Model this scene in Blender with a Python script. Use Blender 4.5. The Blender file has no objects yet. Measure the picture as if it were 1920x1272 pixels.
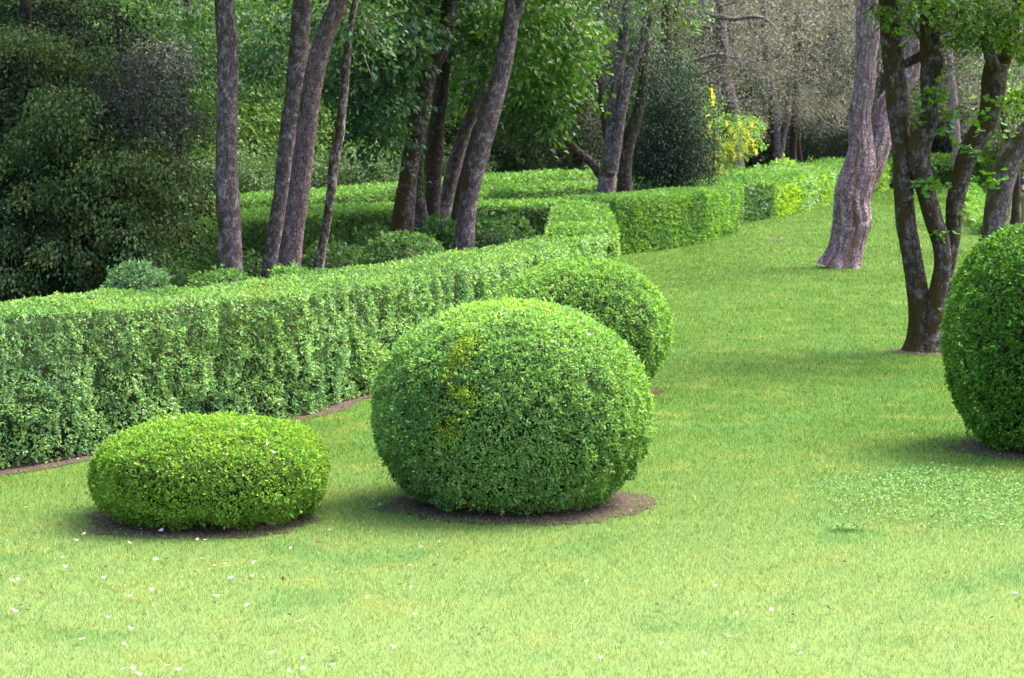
import bpy, math, random
import numpy as np
from mathutils import Vector

# ------------------------------------------------------------------ camera, world, sun, exposure
sc = bpy.context.scene
SEED = 7
rng = np.random.default_rng(SEED)
random.seed(SEED)
COL = sc.collection
F = 70.0 / 36.0 * 1920.0          # focal length in photo pixels
H = 2.6                           # eye height above the lawn
PITCH = math.atan((636 - 260) / F)

cam_d = bpy.data.cameras.new('camera')
cam = bpy.data.objects.new('camera', cam_d)
COL.objects.link(cam)
cam.location = (0, 0, H)
cam.rotation_euler = (math.pi / 2 - PITCH, 0, 0)
cam_d.lens = 70
cam_d.sensor_width = 36
cam_d.clip_end = 2000
cam_d.dof.use_dof = True
cam_d.dof.focus_distance = 15.5
cam_d.dof.aperture_fstop = 6.3
sc.camera = cam

SUN_EL, SUN_AZ = math.radians(57), math.radians(60)   # azimuth measured from +Y towards +X
world = bpy.data.worlds.new('World')
sc.world = world
world.use_nodes = True
wn = world.node_tree.nodes
bg = wn['Background']
sky = wn.new('ShaderNodeTexSky')
sky.sky_type = 'NISHITA'
sky.sun_disc = False
sky.sun_elevation = SUN_EL
sky.sun_rotation = SUN_AZ
sky.air_density = 1.0
sky.dust_density = 6.0
sky.ozone_density = 0.6
world.node_tree.links.new(sky.outputs[0], bg.inputs[0])
bg.inputs[1].default_value = 0.15
sun_d = bpy.data.lights.new('sun', 'SUN')
sun_d.energy = 1.25
sun_d.angle = math.radians(28)
sun_d.color = (1.0, 0.95, 0.86)
sun = bpy.data.objects.new('sun', sun_d)
COL.objects.link(sun)
sdir = Vector((math.cos(SUN_EL) * math.sin(SUN_AZ), math.cos(SUN_EL) * math.cos(SUN_AZ), math.sin(SUN_EL)))
sun.rotation_euler = sdir.to_track_quat('Z', 'Y').to_euler()
sc.view_settings.view_transform = 'Standard'
sc.view_settings.look = 'None'
sc.view_settings.exposure = 2.7
sc.view_settings.gamma = 1
sc.view_settings.use_curve_mapping = False
sc.cycles.max_bounces = 7
sc.cycles.diffuse_bounces = 4
sc.cycles.glossy_bounces = 1
sc.cycles.transmission_bounces = 4
sc.cycles.use_denoising = True

# ------------------------------------------------------------------ helpers
def ray(u, v):
    dx, dy = (u - 960) / F, -(v - 636) / F
    c, s = math.cos(PITCH), math.sin(PITCH)
    return np.array([dx, c + dy * s, -s + dy * c])
def atz(u, v, z=0.0):
    r = ray(u, v)
    return np.array([0, 0, H]) + r * ((z - H) / r[2])
def atd(u, v, d):
    r = ray(u, v)
    return np.array([0, 0, H]) + r * (d / r[1])

def norm(a):
    return a / np.maximum(np.linalg.norm(a, axis=-1, keepdims=True), 1e-9)

def _hash(ix, iy, iz, seed):
    n = (ix * 374761393 + iy * 668265263 + iz * 2147483647 + seed * 1274126177) & 0xFFFFFFFF
    n = ((n ^ (n >> 13)) * 1274126177) & 0xFFFFFFFF
    n = ((n ^ (n >> 15)) * 2246822519) & 0xFFFFFFFF
    return ((n ^ (n >> 16)) & 0xFFFF) / 65535.0
def vnoise(p, s, seed=0):
    q = np.asarray(p, float) * s
    i = np.floor(q).astype(np.int64)
    f = q - i
    f = f * f * (3 - 2 * f)
    r = 0
    for a in (0, 1):
        wx = f[:, 0] if a else 1 - f[:, 0]
        for b in (0, 1):
            wy = f[:, 1] if b else 1 - f[:, 1]
            for c in (0, 1):
                wz = f[:, 2] if c else 1 - f[:, 2]
                r = r + wx * wy * wz * _hash(i[:, 0] + a, i[:, 1] + b, i[:, 2] + c, seed)
    return r
def fbm(p, s, seed=0, o=3):
    r, a, t = 0, 1.0, 0
    for k in range(o):
        r = r + a * vnoise(p, s * 2 ** k, seed + 31 * k)
        t += a
        a *= 0.5
    return r / t

def link(o, parent=None):
    COL.objects.link(o)
    if parent is not None:
        o.parent = parent
    return o
def tag(o, label=None, cat=None, group=None, kind=None):
    for k, v in (('label', label), ('category', cat), ('group', group), ('kind', kind)):
        if v:
            o[k] = v
    return o
def empty(name, loc=(0, 0, 0)):
    o = bpy.data.objects.new(name, None)
    o.location = loc
    o.empty_display_size = 0.2
    return link(o)

def mesh_np(name, V, loops, starts, mats, mat_idx=None, col=None, smooth=False, uv=None):
    me = bpy.data.meshes.new(name)
    V = np.ascontiguousarray(V, dtype=np.float32)
    loops = np.ascontiguousarray(loops, dtype=np.int32)
    starts = np.ascontiguousarray(starts, dtype=np.int32)
    me.vertices.add(len(V))
    me.vertices.foreach_set('co', V.ravel())
    me.loops.add(len(loops))
    me.loops.foreach_set('vertex_index', loops)
    me.polygons.add(len(starts))
    me.polygons.foreach_set('loop_start', starts)
    if mat_idx is not None:
        me.polygons.foreach_set('material_index', np.ascontiguousarray(mat_idx, dtype=np.int32))
    for m in mats:
        me.materials.append(m)
    if col is not None:
        a = me.attributes.new('col', 'FLOAT_COLOR', 'POINT')
        c = np.ones((len(V), 4), np.float32)
        c[:, :3] = col
        a.data.foreach_set('color', c.ravel())
    if uv is not None:
        a = me.attributes.new('bark_uv', 'FLOAT_VECTOR', 'POINT')
        c = np.zeros((len(V), 3), np.float32)
        c[:, :uv.shape[1]] = uv
        a.data.foreach_set('vector', c.ravel())
    me.update(calc_edges=True)
    if smooth:
        me.polygons.foreach_set('use_smooth', np.ones(len(starts), bool))
    me.validate()
    return me

class Leaves:
    """collects leaf blades as folded quads, plus an optional inner body; becomes one mesh"""
    def __init__(s):
        s.V, s.C = [], []
        s.core = []
    def add(s, P, D, N, L, W, C, cup=0.12):
        D = norm(D)
        S = norm(np.cross(D, N) + 1e-6)
        up = np.cross(S, D)
        L = np.broadcast_to(np.asarray(L, float), (len(P),))[:, None]
        W = np.broadcast_to(np.asarray(W, float), (len(P),))[:, None]
        a = P
        b = P + D * L * .45 + S * W * .5 + up * L * cup
        c = P + D * L - up * L * cup
        d = P + D * L * .45 - S * W * .5 + up * L * cup
        s.V.append(np.stack([a, b, c, d], 1).reshape(-1, 3))
        s.C.append(np.repeat(C, 4, axis=0))
    def body(s, V, faces, c):
        s.core.append((np.asarray(V, float), faces, c))
    def mesh(s, name, mat, body_mat=None):
        V = np.concatenate(s.V)
        C = np.concatenate(s.C)
        nq = len(V) // 4
        loops = np.arange(nq * 4)
        starts = np.arange(nq) * 4
        mi = np.zeros(nq, int)
        for cv, cf, cc in s.core:
            off = len(V)
            V = np.concatenate([V, cv])
            C = np.concatenate([C, np.tile(np.array([cc]), (len(cv), 1))])
            st, lp, k = [], [], len(loops)
            for f in cf:
                st.append(k)
                lp += [i + off for i in f]
                k += len(f)
            loops = np.concatenate([loops, np.array(lp, int)])
            starts = np.concatenate([starts, np.array(st, int)])
            mi = np.concatenate([mi, np.ones(len(st), int)])
        return mesh_np(name, V, loops, starts, [mat] + ([body_mat] if body_mat else []), mi, C)

# ------------------------------------------------------------------ materials
def mat_new(name):
    m = bpy.data.materials.new(name)
    m.use_nodes = True
    nt = m.node_tree
    nt.nodes.clear()
    out = nt.nodes.new('ShaderNodeOutputMaterial')
    return m, nt, out
def N(nt, t, **kw):
    n = nt.nodes.new(t)
    for k, v in kw.items():
        setattr(n, k, v)
    return n
def leaf_mat(name, gloss=0.35, rough=0.45, transl=0.35):
    m, nt, out = mat_new(name)
    at = N(nt, 'ShaderNodeAttribute', attribute_name='col')
    pr = N(nt, 'ShaderNodeBsdfPrincipled')
    pr.inputs['Roughness'].default_value = rough
    pr.inputs['Specular IOR Level'].default_value = gloss
    tr = N(nt, 'ShaderNodeBsdfTranslucent')
    hs = N(nt, 'ShaderNodeMix', data_type='RGBA', blend_type='MULTIPLY')
    hs.inputs['Factor'].default_value = 1
    hs.inputs['B'].default_value = (1.15, 1.25, 0.45, 1)
    mx = N(nt, 'ShaderNodeMixShader')
    mx.inputs[0].default_value = transl
    L = nt.links.new
    L(at.outputs['Color'], pr.inputs['Base Color'])
    L(at.outputs['Color'], hs.inputs['A'])
    L(hs.outputs['Result'], tr.inputs['Color'])
    L(pr.outputs[0], mx.inputs[1])
    L(tr.outputs[0], mx.inputs[2])
    L(mx.outputs[0], out.inputs[0])
    return m
M_box = leaf_mat('boxwood_leaf', 0.16, 0.55, 0.36)
M_leaf = leaf_mat('broad_leaf', 0.18, 0.55, 0.32)
M_haw = leaf_mat('hawthorn_leaf', 0.1, 0.65, 0.22)
M_dry = leaf_mat('olive_leaf', 0.2, 0.65, 0.2)
M_petal = leaf_mat('petal', 0.1, 0.7, 0.2)

def simple_mat(name, c1, c2, scale, rough=0.9, bump=0.3, det=6):
    m, nt, out = mat_new(name)
    ge = N(nt, 'ShaderNodeNewGeometry')
    nz = N(nt, 'ShaderNodeTexNoise')
    nz.inputs['Scale'].default_value = scale
    nz.inputs['Detail'].default_value = det
    rp = N(nt, 'ShaderNodeMapRange')
    rp.inputs[1].default_value = .35
    rp.inputs[2].default_value = .65
    mx = N(nt, 'ShaderNodeMix', data_type='RGBA')
    mx.inputs['A'].default_value = (*c1, 1)
    mx.inputs['B'].default_value = (*c2, 1)
    pr = N(nt, 'ShaderNodeBsdfPrincipled')
    pr.inputs['Roughness'].default_value = rough
    pr.inputs['Specular IOR Level'].default_value = .2
    bp = N(nt, 'ShaderNodeBump')
    bp.inputs['Strength'].default_value = bump
    bp.inputs['Distance'].default_value = .03
    L = nt.links.new
    L(ge.outputs['Position'], nz.inputs['Vector'])
    L(nz.outputs[0], rp.inputs[0])
    L(rp.outputs[0], mx.inputs['Factor'])
    L(mx.outputs['Result'], pr.inputs['Base Color'])
    L(nz.outputs[0], bp.inputs['Height'])
    L(bp.outputs[0], pr.inputs['Normal'])
    L(pr.outputs[0], out.inputs[0])
    return m
M_inner = simple_mat('inner_twigs', (.010, .018, .006), (.03, .045, .012), 60, .95)
M_soil = simple_mat('soil', (.02, .014, .011), (.085, .055, .045), 30, 1.0, 1.0, 10)
M_bed = simple_mat('dark_earth', (.02, .03, .012), (.045, .06, .02), 3, 1.0, .6, 8)  # dark soil with green ground cover
M_hill = simple_mat('wooded_hill', (.02, .045, .012), (.05, .09, .02), .6, 1.0, 1, 8)

def grass_mat():
    """lawn colour as a function of the place, shared by the ground sheet and the blades"""
    m, nt, out = mat_new('lawn')
    L = nt.links.new
    ge = N(nt, 'ShaderNodeNewGeometry')
    sp = N(nt, 'ShaderNodeSeparateXYZ')
    L(ge.outputs['Position'], sp.inputs[0])
    cb = N(nt, 'ShaderNodeCombineXYZ')
    L(sp.outputs[0], cb.inputs[0])
    L(sp.outputs[1], cb.inputs[1])
    def noise(s, d, lo, hi):
        n = N(nt, 'ShaderNodeTexNoise')
        n.inputs['Scale'].default_value = s
        n.inputs['Detail'].default_value = d
        r = N(nt, 'ShaderNodeMapRange')
        r.inputs[1].default_value = lo
        r.inputs[2].default_value = hi
        L(cb.outputs[0], n.inputs['Vector'])
        L(n.outputs[0], r.inputs[0])
        return r.outputs[0]
    def mix(fac, a, b, fs=1.0):
        x = N(nt, 'ShaderNodeMix', data_type='RGBA')
        if fs != 1.0:
            mu = N(nt, 'ShaderNodeMath', operation='MULTIPLY')
            L(fac, mu.inputs[0])
            mu.inputs[1].default_value = fs
            fac = mu.outputs[0]
        L(fac, x.inputs['Factor'])
        for k, v in (('A', a), ('B', b)):
            if isinstance(v, tuple):
                x.inputs[k].default_value = (*v, 1)
            else:
                L(v, x.inputs[k])
        return x.outputs['Result']
    c = mix(noise(.35, 4, .35, .65), (.064, .138, .021), (.090, .172, .033))
    dry = N(nt, 'ShaderNodeMapRange')
    dry.inputs[1].default_value = 17
    dry.inputs[2].default_value = 10
    L(sp.outputs[1], dry.inputs[0])
    c = mix(dry.outputs[0], c, (.188, .268, .090), .92)
    c = mix(noise(1.7, 5, .52, .68), c, (.22, .24, .06), .4)      # yellowing patches
    c = mix(noise(1.1, 4, .56, .66), c, (.075, .175, .048), .55)      # clover
    c = mix(noise(9, 6, .60, .75), c, (.19, .165, .08), .3)         # thatch
    c = mix(noise(60, 4, .45, .75), c, (.08, .15, .02), .45)
    at = N(nt, 'ShaderNodeAttribute', attribute_name='col')
    mu = N(nt, 'ShaderNodeMix', data_type='RGBA', blend_type='MULTIPLY')
    mu.inputs['Factor'].default_value = 1
    L(c, mu.inputs['A'])
    L(at.outputs['Color'], mu.inputs['B'])
    pr = N(nt, 'ShaderNodeBsdfPrincipled')
    pr.inputs['Roughness'].default_value = .75
    pr.inputs['Specular IOR Level'].default_value = .04
    L(mu.outputs['Result'], pr.inputs['Base Color'])
    tr = N(nt, 'ShaderNodeBsdfTranslucent')
    L(mu.outputs['Result'], tr.inputs['Color'])
    mx = N(nt, 'ShaderNodeMixShader')
    mx.inputs[0].default_value = .45
    L(pr.outputs[0], mx.inputs[1])
    L(tr.outputs[0], mx.inputs[2])
    L(mx.outputs[0], out.inputs[0])
    return m
M_grass = grass_mat()

def bark_mat(name, base, light, dark, moss=0.5, moss_col=(.06, .055, .012), red=0.0, ridge=9.0, patch=.5):
    """furrowed bark in trunk coordinates (x,y on the unit circle scaled, z along), lichen patches and moss"""
    m, nt, out = mat_new(name)
    L = nt.links.new
    at = N(nt, 'ShaderNodeAttribute', attribute_name='bark_uv')
    mp = N(nt, 'ShaderNodeMapping')
    mp.inputs['Scale'].default_value = (ridge * 2.1, ridge * 2.1, ridge * .6)
    L(at.outputs['Vector'], mp.inputs[0])
    n1 = N(nt, 'ShaderNodeTexNoise')
    n1.inputs['Scale'].default_value = 1.0
    n1.inputs['Detail'].default_value = 8
    n1.inputs['Roughness'].default_value = .65
    n1.inputs['Distortion'].default_value = .6
    L(mp.outputs[0], n1.inputs['Vector'])
    vo = N(nt, 'ShaderNodeTexVoronoi', feature='DISTANCE_TO_EDGE')
    vo.inputs['Scale'].default_value = 2.2
    L(mp.outputs[0], vo.inputs['Vector'])
    vr = N(nt, 'ShaderNodeMapRange')
    vr.inputs[1].default_value = 0
    vr.inputs[2].default_value = .16
    L(vo.outputs[0], vr.inputs[0])
    r1 = N(nt, 'ShaderNodeMapRange')
    r1.inputs[1].default_value = .38
    r1.inputs[2].default_value = .62
    L(n1.outputs[0], r1.inputs[0])
    hm = N(nt, 'ShaderNodeMath', operation='MULTIPLY')
    L(vr.outputs[0], hm.inputs[0])
    L(r1.outputs[0], hm.inputs[1])
    ad = N(nt, 'ShaderNodeMath', operation='MULTIPLY_ADD')
    ad.inputs[1].default_value = .6
    L(vr.outputs[0], ad.inputs[0])
    L(hm.outputs[0], ad.inputs[2])
    def mix(fac, a, b):
        x = N(nt, 'ShaderNodeMix', data_type='RGBA')
        if isinstance(fac, float):
            x.inputs['Factor'].default_value = fac
        else:
            L(fac, x.inputs['Factor'])
        for k, v in (('A', a), ('B', b)):
            if isinstance(v, tuple):
                x.inputs[k].default_value = (*v, 1)
            else:
                L(v, x.inputs[k])
        return x.outputs['Result']
    hf = N(nt, 'ShaderNodeMath', operation='MULTIPLY_ADD')
    hf.inputs[1].default_value = 1.1
    hf.inputs[2].default_value = .12
    hf.use_clamp = True
    L(hm.outputs[0], hf.inputs[0])
    c = mix(hf.outputs[0], dark, base)
    def patchn(scale, lo, hi, det=6, st=1.0):
        n = N(nt, 'ShaderNodeTexNoise')
        pm = N(nt, 'ShaderNodeMapping')
        pm.inputs['Scale'].default_value = (1, 1, st)
        L(at.outputs['Vector'], pm.inputs[0])
        n.inputs['Scale'].default_value = scale
        n.inputs['Detail'].default_value = det
        n.inputs['Roughness'].default_value = .7
        L(pm.outputs[0], n.inputs['Vector'])
        r = N(nt, 'ShaderNodeMapRange')
        r.inputs[1].default_value = lo
        r.inputs[2].default_value = hi
        L(n.outputs[0], r.inputs[0])
        return r.outputs[0]
    li = patchn(11, .56 - .10 * patch, .62, 8)
    lh = N(nt, 'ShaderNodeMath', operation='MULTIPLY_ADD')
    lh.inputs[1].default_value = .7
    lh.inputs[2].default_value = .35
    lh.use_clamp = True
    L(hm.outputs[0], lh.inputs[0])
    lm = N(nt, 'ShaderNodeMath', operation='MULTIPLY')
    L(li, lm.inputs[0])
    L(lh.outputs[0], lm.inputs[1])
    c = mix(lm.outputs[0], c, light)
    if red > 0:
        rn = patchn(5, .68 - .2 * red, .70, 3, .12)
        c = mix(rn, c, (.17, .075, .045))
    # moss grows on the damp side (attribute x < 0) and in patches
    sx = N(nt, 'ShaderNodeSeparateXYZ')
    L(at.outputs['Vector'], sx.inputs[0])
    m1 = N(nt, 'ShaderNodeMath', operation='MULTIPLY_ADD')
    m1.inputs[1].default_value = -2.4
    m1.inputs[2].default_value = moss - .95
    L(sx.outputs[0], m1.inputs[0])
    mn = patchn(6, .2, .8, 8, .6)
    m2 = N(nt, 'ShaderNodeMath', operation='MULTIPLY_ADD')
    m2.inputs[1].default_value = 2.2
    L(mn, m2.inputs[0])
    L(m1.outputs[0], m2.inputs[2])
    m3 = N(nt, 'ShaderNodeMapRange')
    m3.inputs[1].default_value = .75
    m3.inputs[2].default_value = 1.15
    L(m2.outputs[0], m3.inputs[0])
    c = mix(m3.outputs[0], c, moss_col)
    pr = N(nt, 'ShaderNodeBsdfPrincipled')
    pr.inputs['Roughness'].default_value = .9
    pr.inputs['Specular IOR Level'].default_value = .15
    L(c, pr.inputs['Base Color'])
    bp = N(nt, 'ShaderNodeBump')
    bp.inputs['Strength'].default_value = .9
    bp.inputs['Distance'].default_value = .03
    L(ad.outputs[0], bp.inputs['Height'])
    L(bp.outputs[0], pr.inputs['Normal'])
    L(pr.outputs[0], out.inputs[0])
    return m
M_bark = bark_mat('grey_bark', (.205, .15, .158), (.42, .39, .41), (.035, .024, .022), .46, ridge=15, patch=.7)
M_bark_moss = bark_mat('mossy_bark', (.095, .072, .064), (.30, .275, .27), (.018, .012, .009), .72, (.062, .043, .008), ridge=14, patch=.8)
M_bark_pink = bark_mat('furrowed_bark', (.40, .275, .31), (.48, .43, .45), (.07, .042, .045), -.25, (.07, .05, .015), red=.55, ridge=8, patch=.3)
M_bark_dark = bark_mat('dark_bark', (.055, .042, .038), (.16, .14, .13), (.02, .014, .012), .7, (.04, .035, .008))

# ------------------------------------------------------------------ foliage builders
def palette(P, cols, seed, scale=1.2, jitter=.25, gap=.35):
    """leaf colours: patches of the given base colours, and leaf-to-leaf variation"""
    cols = np.array(cols, float)
    n = len(P)
    t = fbm(P, scale, seed, 3)
    t = np.clip((t - .5) * 2.6 + .5 + rng.normal(0, gap * .5, n), 0, .999) * (len(cols) - 1)
    i = t.astype(int)
    f = (t - i)[:, None]
    c = cols[i] * (1 - f) + cols[np.minimum(i + 1, len(cols) - 1)] * f
    j = np.exp(rng.normal(0, jitter, n))[:, None]
    w = rng.normal(0, .10, n)[:, None]
    c = c * j * np.concatenate([1 + w, np.ones_like(w), 1 - w], 1)
    return np.clip(c, 0.002, .8)

def sprigs(LV, P, Nn, L, cols, seed, k=4, spread=.9, up=.25, width=.6, cscale=1.2, jitter=.25, tint=None, flat=.85):
    """short leafy shoots standing on a clipped surface: k leaves fan out from each point"""
    n = len(P)
    Lf = np.broadcast_to(np.asarray(L, float), (n,))
    base = palette(P, cols, seed, cscale, jitter * .7)
    if tint is not None:
        base = tint(P, base)
    shoot = norm(Nn + rng.normal(0, .45, (n, 3)) + np.array([0, 0, up]))
    for a in range(k):
        o = rng.normal(0, 1, (n, 3))
        D = norm(shoot * .7 + o * spread * .55)
        pos = P + shoot * (Lf * (a / k) * 1.0)[:, None] + o * (Lf * .18)[:, None]
        nn = norm(Nn * flat + rng.normal(0, .42, (n, 3)) + np.array([0, 0, .35]))
        ll = Lf * rng.uniform(.7, 1.25, n)
        c = base * np.exp(rng.normal(0, jitter * .7, n))[:, None]
        LV.add(pos, D, nn, ll, ll * width, c)

def superball(dirs, r, p):
    """radius of a superellipsoid with semi axes r along unit dirs"""
    q = np.abs(dirs / r) ** p
    return 1.0 / np.sum(q, 1) ** (1.0 / p)

def topiary(name, label, u, vc, d, a, c, zc, L, cols, seed, p=2.2, cut=.04, tint=None, cov=1.9, group=None, cat='shrub', jitter=.25, ax=1.0, lump=.03, back=.45, k=4):
    x0 = (u - 960) / F * d * (ray(u, vc)[1] / ray(u, vc)[1])
    cen = np.array([x0, d, zc])
    r = np.array([a, a * ax, c])
    LV = Leaves()
    area = 4 * math.pi * ((2 * (a * c) ** 1.6 + (a * a) ** 1.6) / 3) ** (1 / 1.6)
    n = int(cov * area / (.25 * L * L) / k)
    D = norm(rng.normal(0, 1, (n * 5, 3)))
    R = superball(D, r, p)
    P = D * R[:, None]
    nn = norm(np.sign(P) * np.abs(P / r) ** (p - 1) / r)
    wgt = R ** 2 / np.maximum(np.sum(D * nn, 1), .2)
    pick = rng.choice(len(P), n, replace=False, p=wgt / wgt.sum())
    P, nn = P[pick], nn[pick]
    W = P + cen
    keep = (W[:, 2] > cut) & ((nn[:, 1] < .35) | (rng.random(n) < back))
    P, nn, W = P[keep], nn[keep], W[keep]
    b = fbm(W, 3.0, seed, 2) - .5
    b2 = fbm(W, 11.0, seed + 5, 2) - .5
    W = W + nn * (b * lump * 1.3 + b2 * lump * 1.5 + rng.normal(0, L * .22, len(W)))[:, None]
    dp = fbm(W, 5.5, seed + 9, 3)
    W = W - nn * (np.clip(dp - .60, 0, 1) * lump * 7)[:, None]
    low = np.clip(1.1 - (W[:, 2] - cut) / (c * 1.5), 0, 1)
    W = W + nn * ((fbm(W, 8.5, seed + 13, 2) - .5) * lump * (1.0 + 3.2 * low))[:, None]
    sprigs(LV, W, nn, L, cols, seed, k=k, tint=tint, jitter=jitter)
    st = rng.random(len(W)) < .012
    sprigs(LV, W[st] + nn[st] * L * 1.1, nn[st], L * 1.15, cols, seed + 2, k=5, tint=tint, jitter=jitter, spread=.6, up=.5)
    # twiggy inner body
    nu, nv = 36, 18
    V, Fc = [], []
    for j in range(nv + 1):
        th = math.pi * j / nv
        for i in range(nu):
            ph = 2 * math.pi * i / nu
            dd = np.array([[math.sin(th) * math.cos(ph), math.sin(th) * math.sin(ph), math.cos(th)]])
            q = dd[0] * superball(dd, r - .12, p)[0]
            q = q + cen
            q[2] = max(q[2], .015)
            V.append(q)
    for j in range(nv):
        for i in range(nu):
            i2 = (i + 1) % nu
            Fc.append((j * nu + i, (j + 1) * nu + i, (j + 1) * nu + i2, j * nu + i2))
    LV.body(V, Fc, (.03, .05, .015))
    me = LV.mesh(name, M_box, M_inner)
    o = link(bpy.data.objects.new(name, me))
    return tag(o, label, cat, group)

def resample(pts, step):
    pts = np.asarray(pts, float)
    if len(pts) > 2:
        out = []
        P = np.concatenate([[2 * pts[0] - pts[1]], pts, [2 * pts[-1] - pts[-2]]])
        for i in range(1, len(P) - 2):
            for t in np.linspace(0, 1, 12, endpoint=False):
                a, b, c, d_ = P[i - 1], P[i], P[i + 1], P[i + 2]
                out.append(.5 * ((2 * b) + (-a + c) * t + (2 * a - 5 * b + 4 * c - d_) * t * t + (-a + 3 * b - 3 * c + d_) * t ** 3))
        out.append(pts[-1])
        pts = np.array(out)
    seg = np.linalg.norm(np.diff(pts, axis=0), axis=1)
    s = np.concatenate([[0], np.cumsum(seg)])
    n = max(2, int(s[-1] / step) + 1)
    q = np.linspace(0, s[-1], n)
    return np.stack([np.interp(q, s, pts[:, i]) for i in range(pts.shape[1])], 1), q

def hedge(name, label, front, thick, h, cols, seed, k_leaf=.00215, Lmin=.034, cov=1.8, side=1, tint=None, group=None, back_cov=.04, lump=.05, smooth=True, jitter=.25, base_z=0.0, cscale=1.2, topcol=None, hvar=None):
    """clipped hedge swept along its front edge (x, y); thickness grows to the far side. side=+1: body lies to the left of the path"""
    front = np.array(front, float)
    line, s = resample(front, .15) if smooth else resample_lin(front, .15)
    T = norm(np.gradient(line, axis=0))
    Nf = np.stack([T[:, 1], -T[:, 0]], 1) * side        # outward normal of the front face
    total = s[-1]
    per = h + thick + h
    # distance driven leaf size and density
    dist = line[:, 1]
    Ls = np.maximum(Lmin, k_leaf * dist)
    k = 4
    dens = cov / (.25 * Ls ** 2) / k
    cum = np.concatenate([[0], np.cumsum((dens[1:] + dens[:-1]) * .5 * np.diff(s))])
    LV = Leaves()
    def place(n, t0, t1, frac=1.0):
        n = int(n * frac)
        if n < 1:
            return
        q = rng.random(n) * cum[-1]
        ss = np.interp(q, cum, s)
        t = rng.uniform(t0, t1, n)
        x = np.interp(ss, s, line[:, 0]); y = np.interp(ss, s, line[:, 1])
        nx = np.interp(ss, s, Nf[:, 0]); ny = np.interp(ss, s, Nf[:, 1])
        ll = np.interp(ss, s, Ls)
        off = np.where(t < h, 0, np.where(t < h + thick, t - h, thick))
        z = np.where(t < h, t, np.where(t < h + thick, h, h - (t - h - thick)))
        fN = np.stack([nx, ny, np.zeros(n)], 1)
        up = np.tile([0, 0, 1.0], (n, 1))
        nn = np.where((t < h)[:, None], fN, np.where((t < h + thick)[:, None], up, -fN))
        # soften the arrises
        e = .05
        near = np.clip(1 - np.abs(t - h) / e, 0, 1)[:, None]
        nn = norm(nn + near * (fN + up) * .8)
        near2 = np.clip(1 - np.abs(t - h - thick) / e, 0, 1)[:, None]
        nn = norm(nn + near2 * (up - fN) * .8)
        P = np.stack([x - nx * off, y - ny * off, z + base_z], 1)
        P = P - nn * (.03 + (near[:, 0] + near2[:, 0]) * .012)[:, None]
        b = fbm(P, 2.2, seed, 2) - .5
        b2 = fbm(P, 8.0, seed + 3, 2) - .5
        amp = np.where(t < h, 1.0, .45)
        P = P + nn * ((b * lump * 2.4 + b2 * lump * 1.6) * amp + rng.normal(0, .22, n) * ll)[:, None]
        hole = fbm(P * np.array([1, 1, .7]), 5.5, seed + 7, 3)
        P = P - nn * (np.clip(hole - .60, 0, 1) * .38 * (lump > .05) * amp)[:, None]
        if hvar is not None:
            P[:, 2] *= hvar(P[:, 0])
        kk = np.ones(n, bool)
        tt = tint
        if topcol is not None and t0 >= h and t1 <= h + thick + 1e-6:
            # separate palette for the sheared top; above dark faces it paints light
            cols_ = topcol
        else:
            cols_ = cols
        sprigs(LV, P[kk], nn[kk], ll[kk], cols_, seed, k=k, tint=tt, jitter=jitter, cscale=cscale)
    place(cum[-1] * h, .02, h)
    place(cum[-1] * thick, h, h + thick)
    place(cum[-1] * h, h + thick, per, back_cov)
    # ends
    for idx, sg in ((0, -1), (-1, 1)):
        ll = Ls[idx]
        n = int(cov / (.25 * ll ** 2) / k * thick * h * .9)
        if n < 4:
            continue
        a = rng.uniform(0, thick, n); z = rng.uniform(.02, h, n)
        t3 = np.array([T[idx][0] * sg, T[idx][1] * sg, 0])
        P = np.stack([line[idx][0] - Nf[idx][0] * a, line[idx][1] - Nf[idx][1] * a, z + base_z], 1)
        nn = np.tile(t3, (n, 1))
        P = P + nn * ((fbm(P, 6, seed, 2) - .5) * lump * 2)[:, None]
        sprigs(LV, P, nn, ll, cols, seed, k=k, tint=tint, jitter=jitter)
    # inner body
    ins = .13 if lump > .05 else .07
    V, Fc = [], []
    m = len(line)
    st = max(1, m // 120)
    idxs = list(range(0, m, st))
    if idxs[-1] != m - 1:
        idxs.append(m - 1)
    for i in idxs:
        x, y = line[i]; nx, ny = Nf[i]
        e = ins if 0 < i < m - 1 else ins
        for off, z in ((ins, .01), (ins, h - ins), (thick - ins, h - ins), (thick - ins, .01)):
            hv = 1.0 if hvar is None else float(hvar(np.array([x]))[0])
            V.append((x - nx * off, y - ny * off, z * hv + base_z))
    c = len(idxs)
    for i in range(c - 1):
        for a in range(4):
            b = (a + 1) % 4
            Fc.append((i * 4 + a, i * 4 + b, (i + 1) * 4 + b, (i + 1) * 4 + a))
    Fc.append((0, 1, 2, 3)); Fc.append(((c - 1) * 4 + 3, (c - 1) * 4 + 2, (c - 1) * 4 + 1, (c - 1) * 4))
    LV.body(V, Fc, (.03, .05, .015))
    me = LV.mesh(name, M_box, M_inner)
    o = link(bpy.data.objects.new(name, me))
    return tag(o, label, 'hedge', group)

def resample_lin(pts, step):
    seg = np.linalg.norm(np.diff(pts, axis=0), axis=1)
    s = np.concatenate([[0], np.cumsum(seg)])
    q = np.linspace(0, s[-1], max(2, int(s[-1] / step) + 1))
    return np.stack([np.interp(q, s, pts[:, i]) for i in range(pts.shape[1])], 1), q

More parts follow.
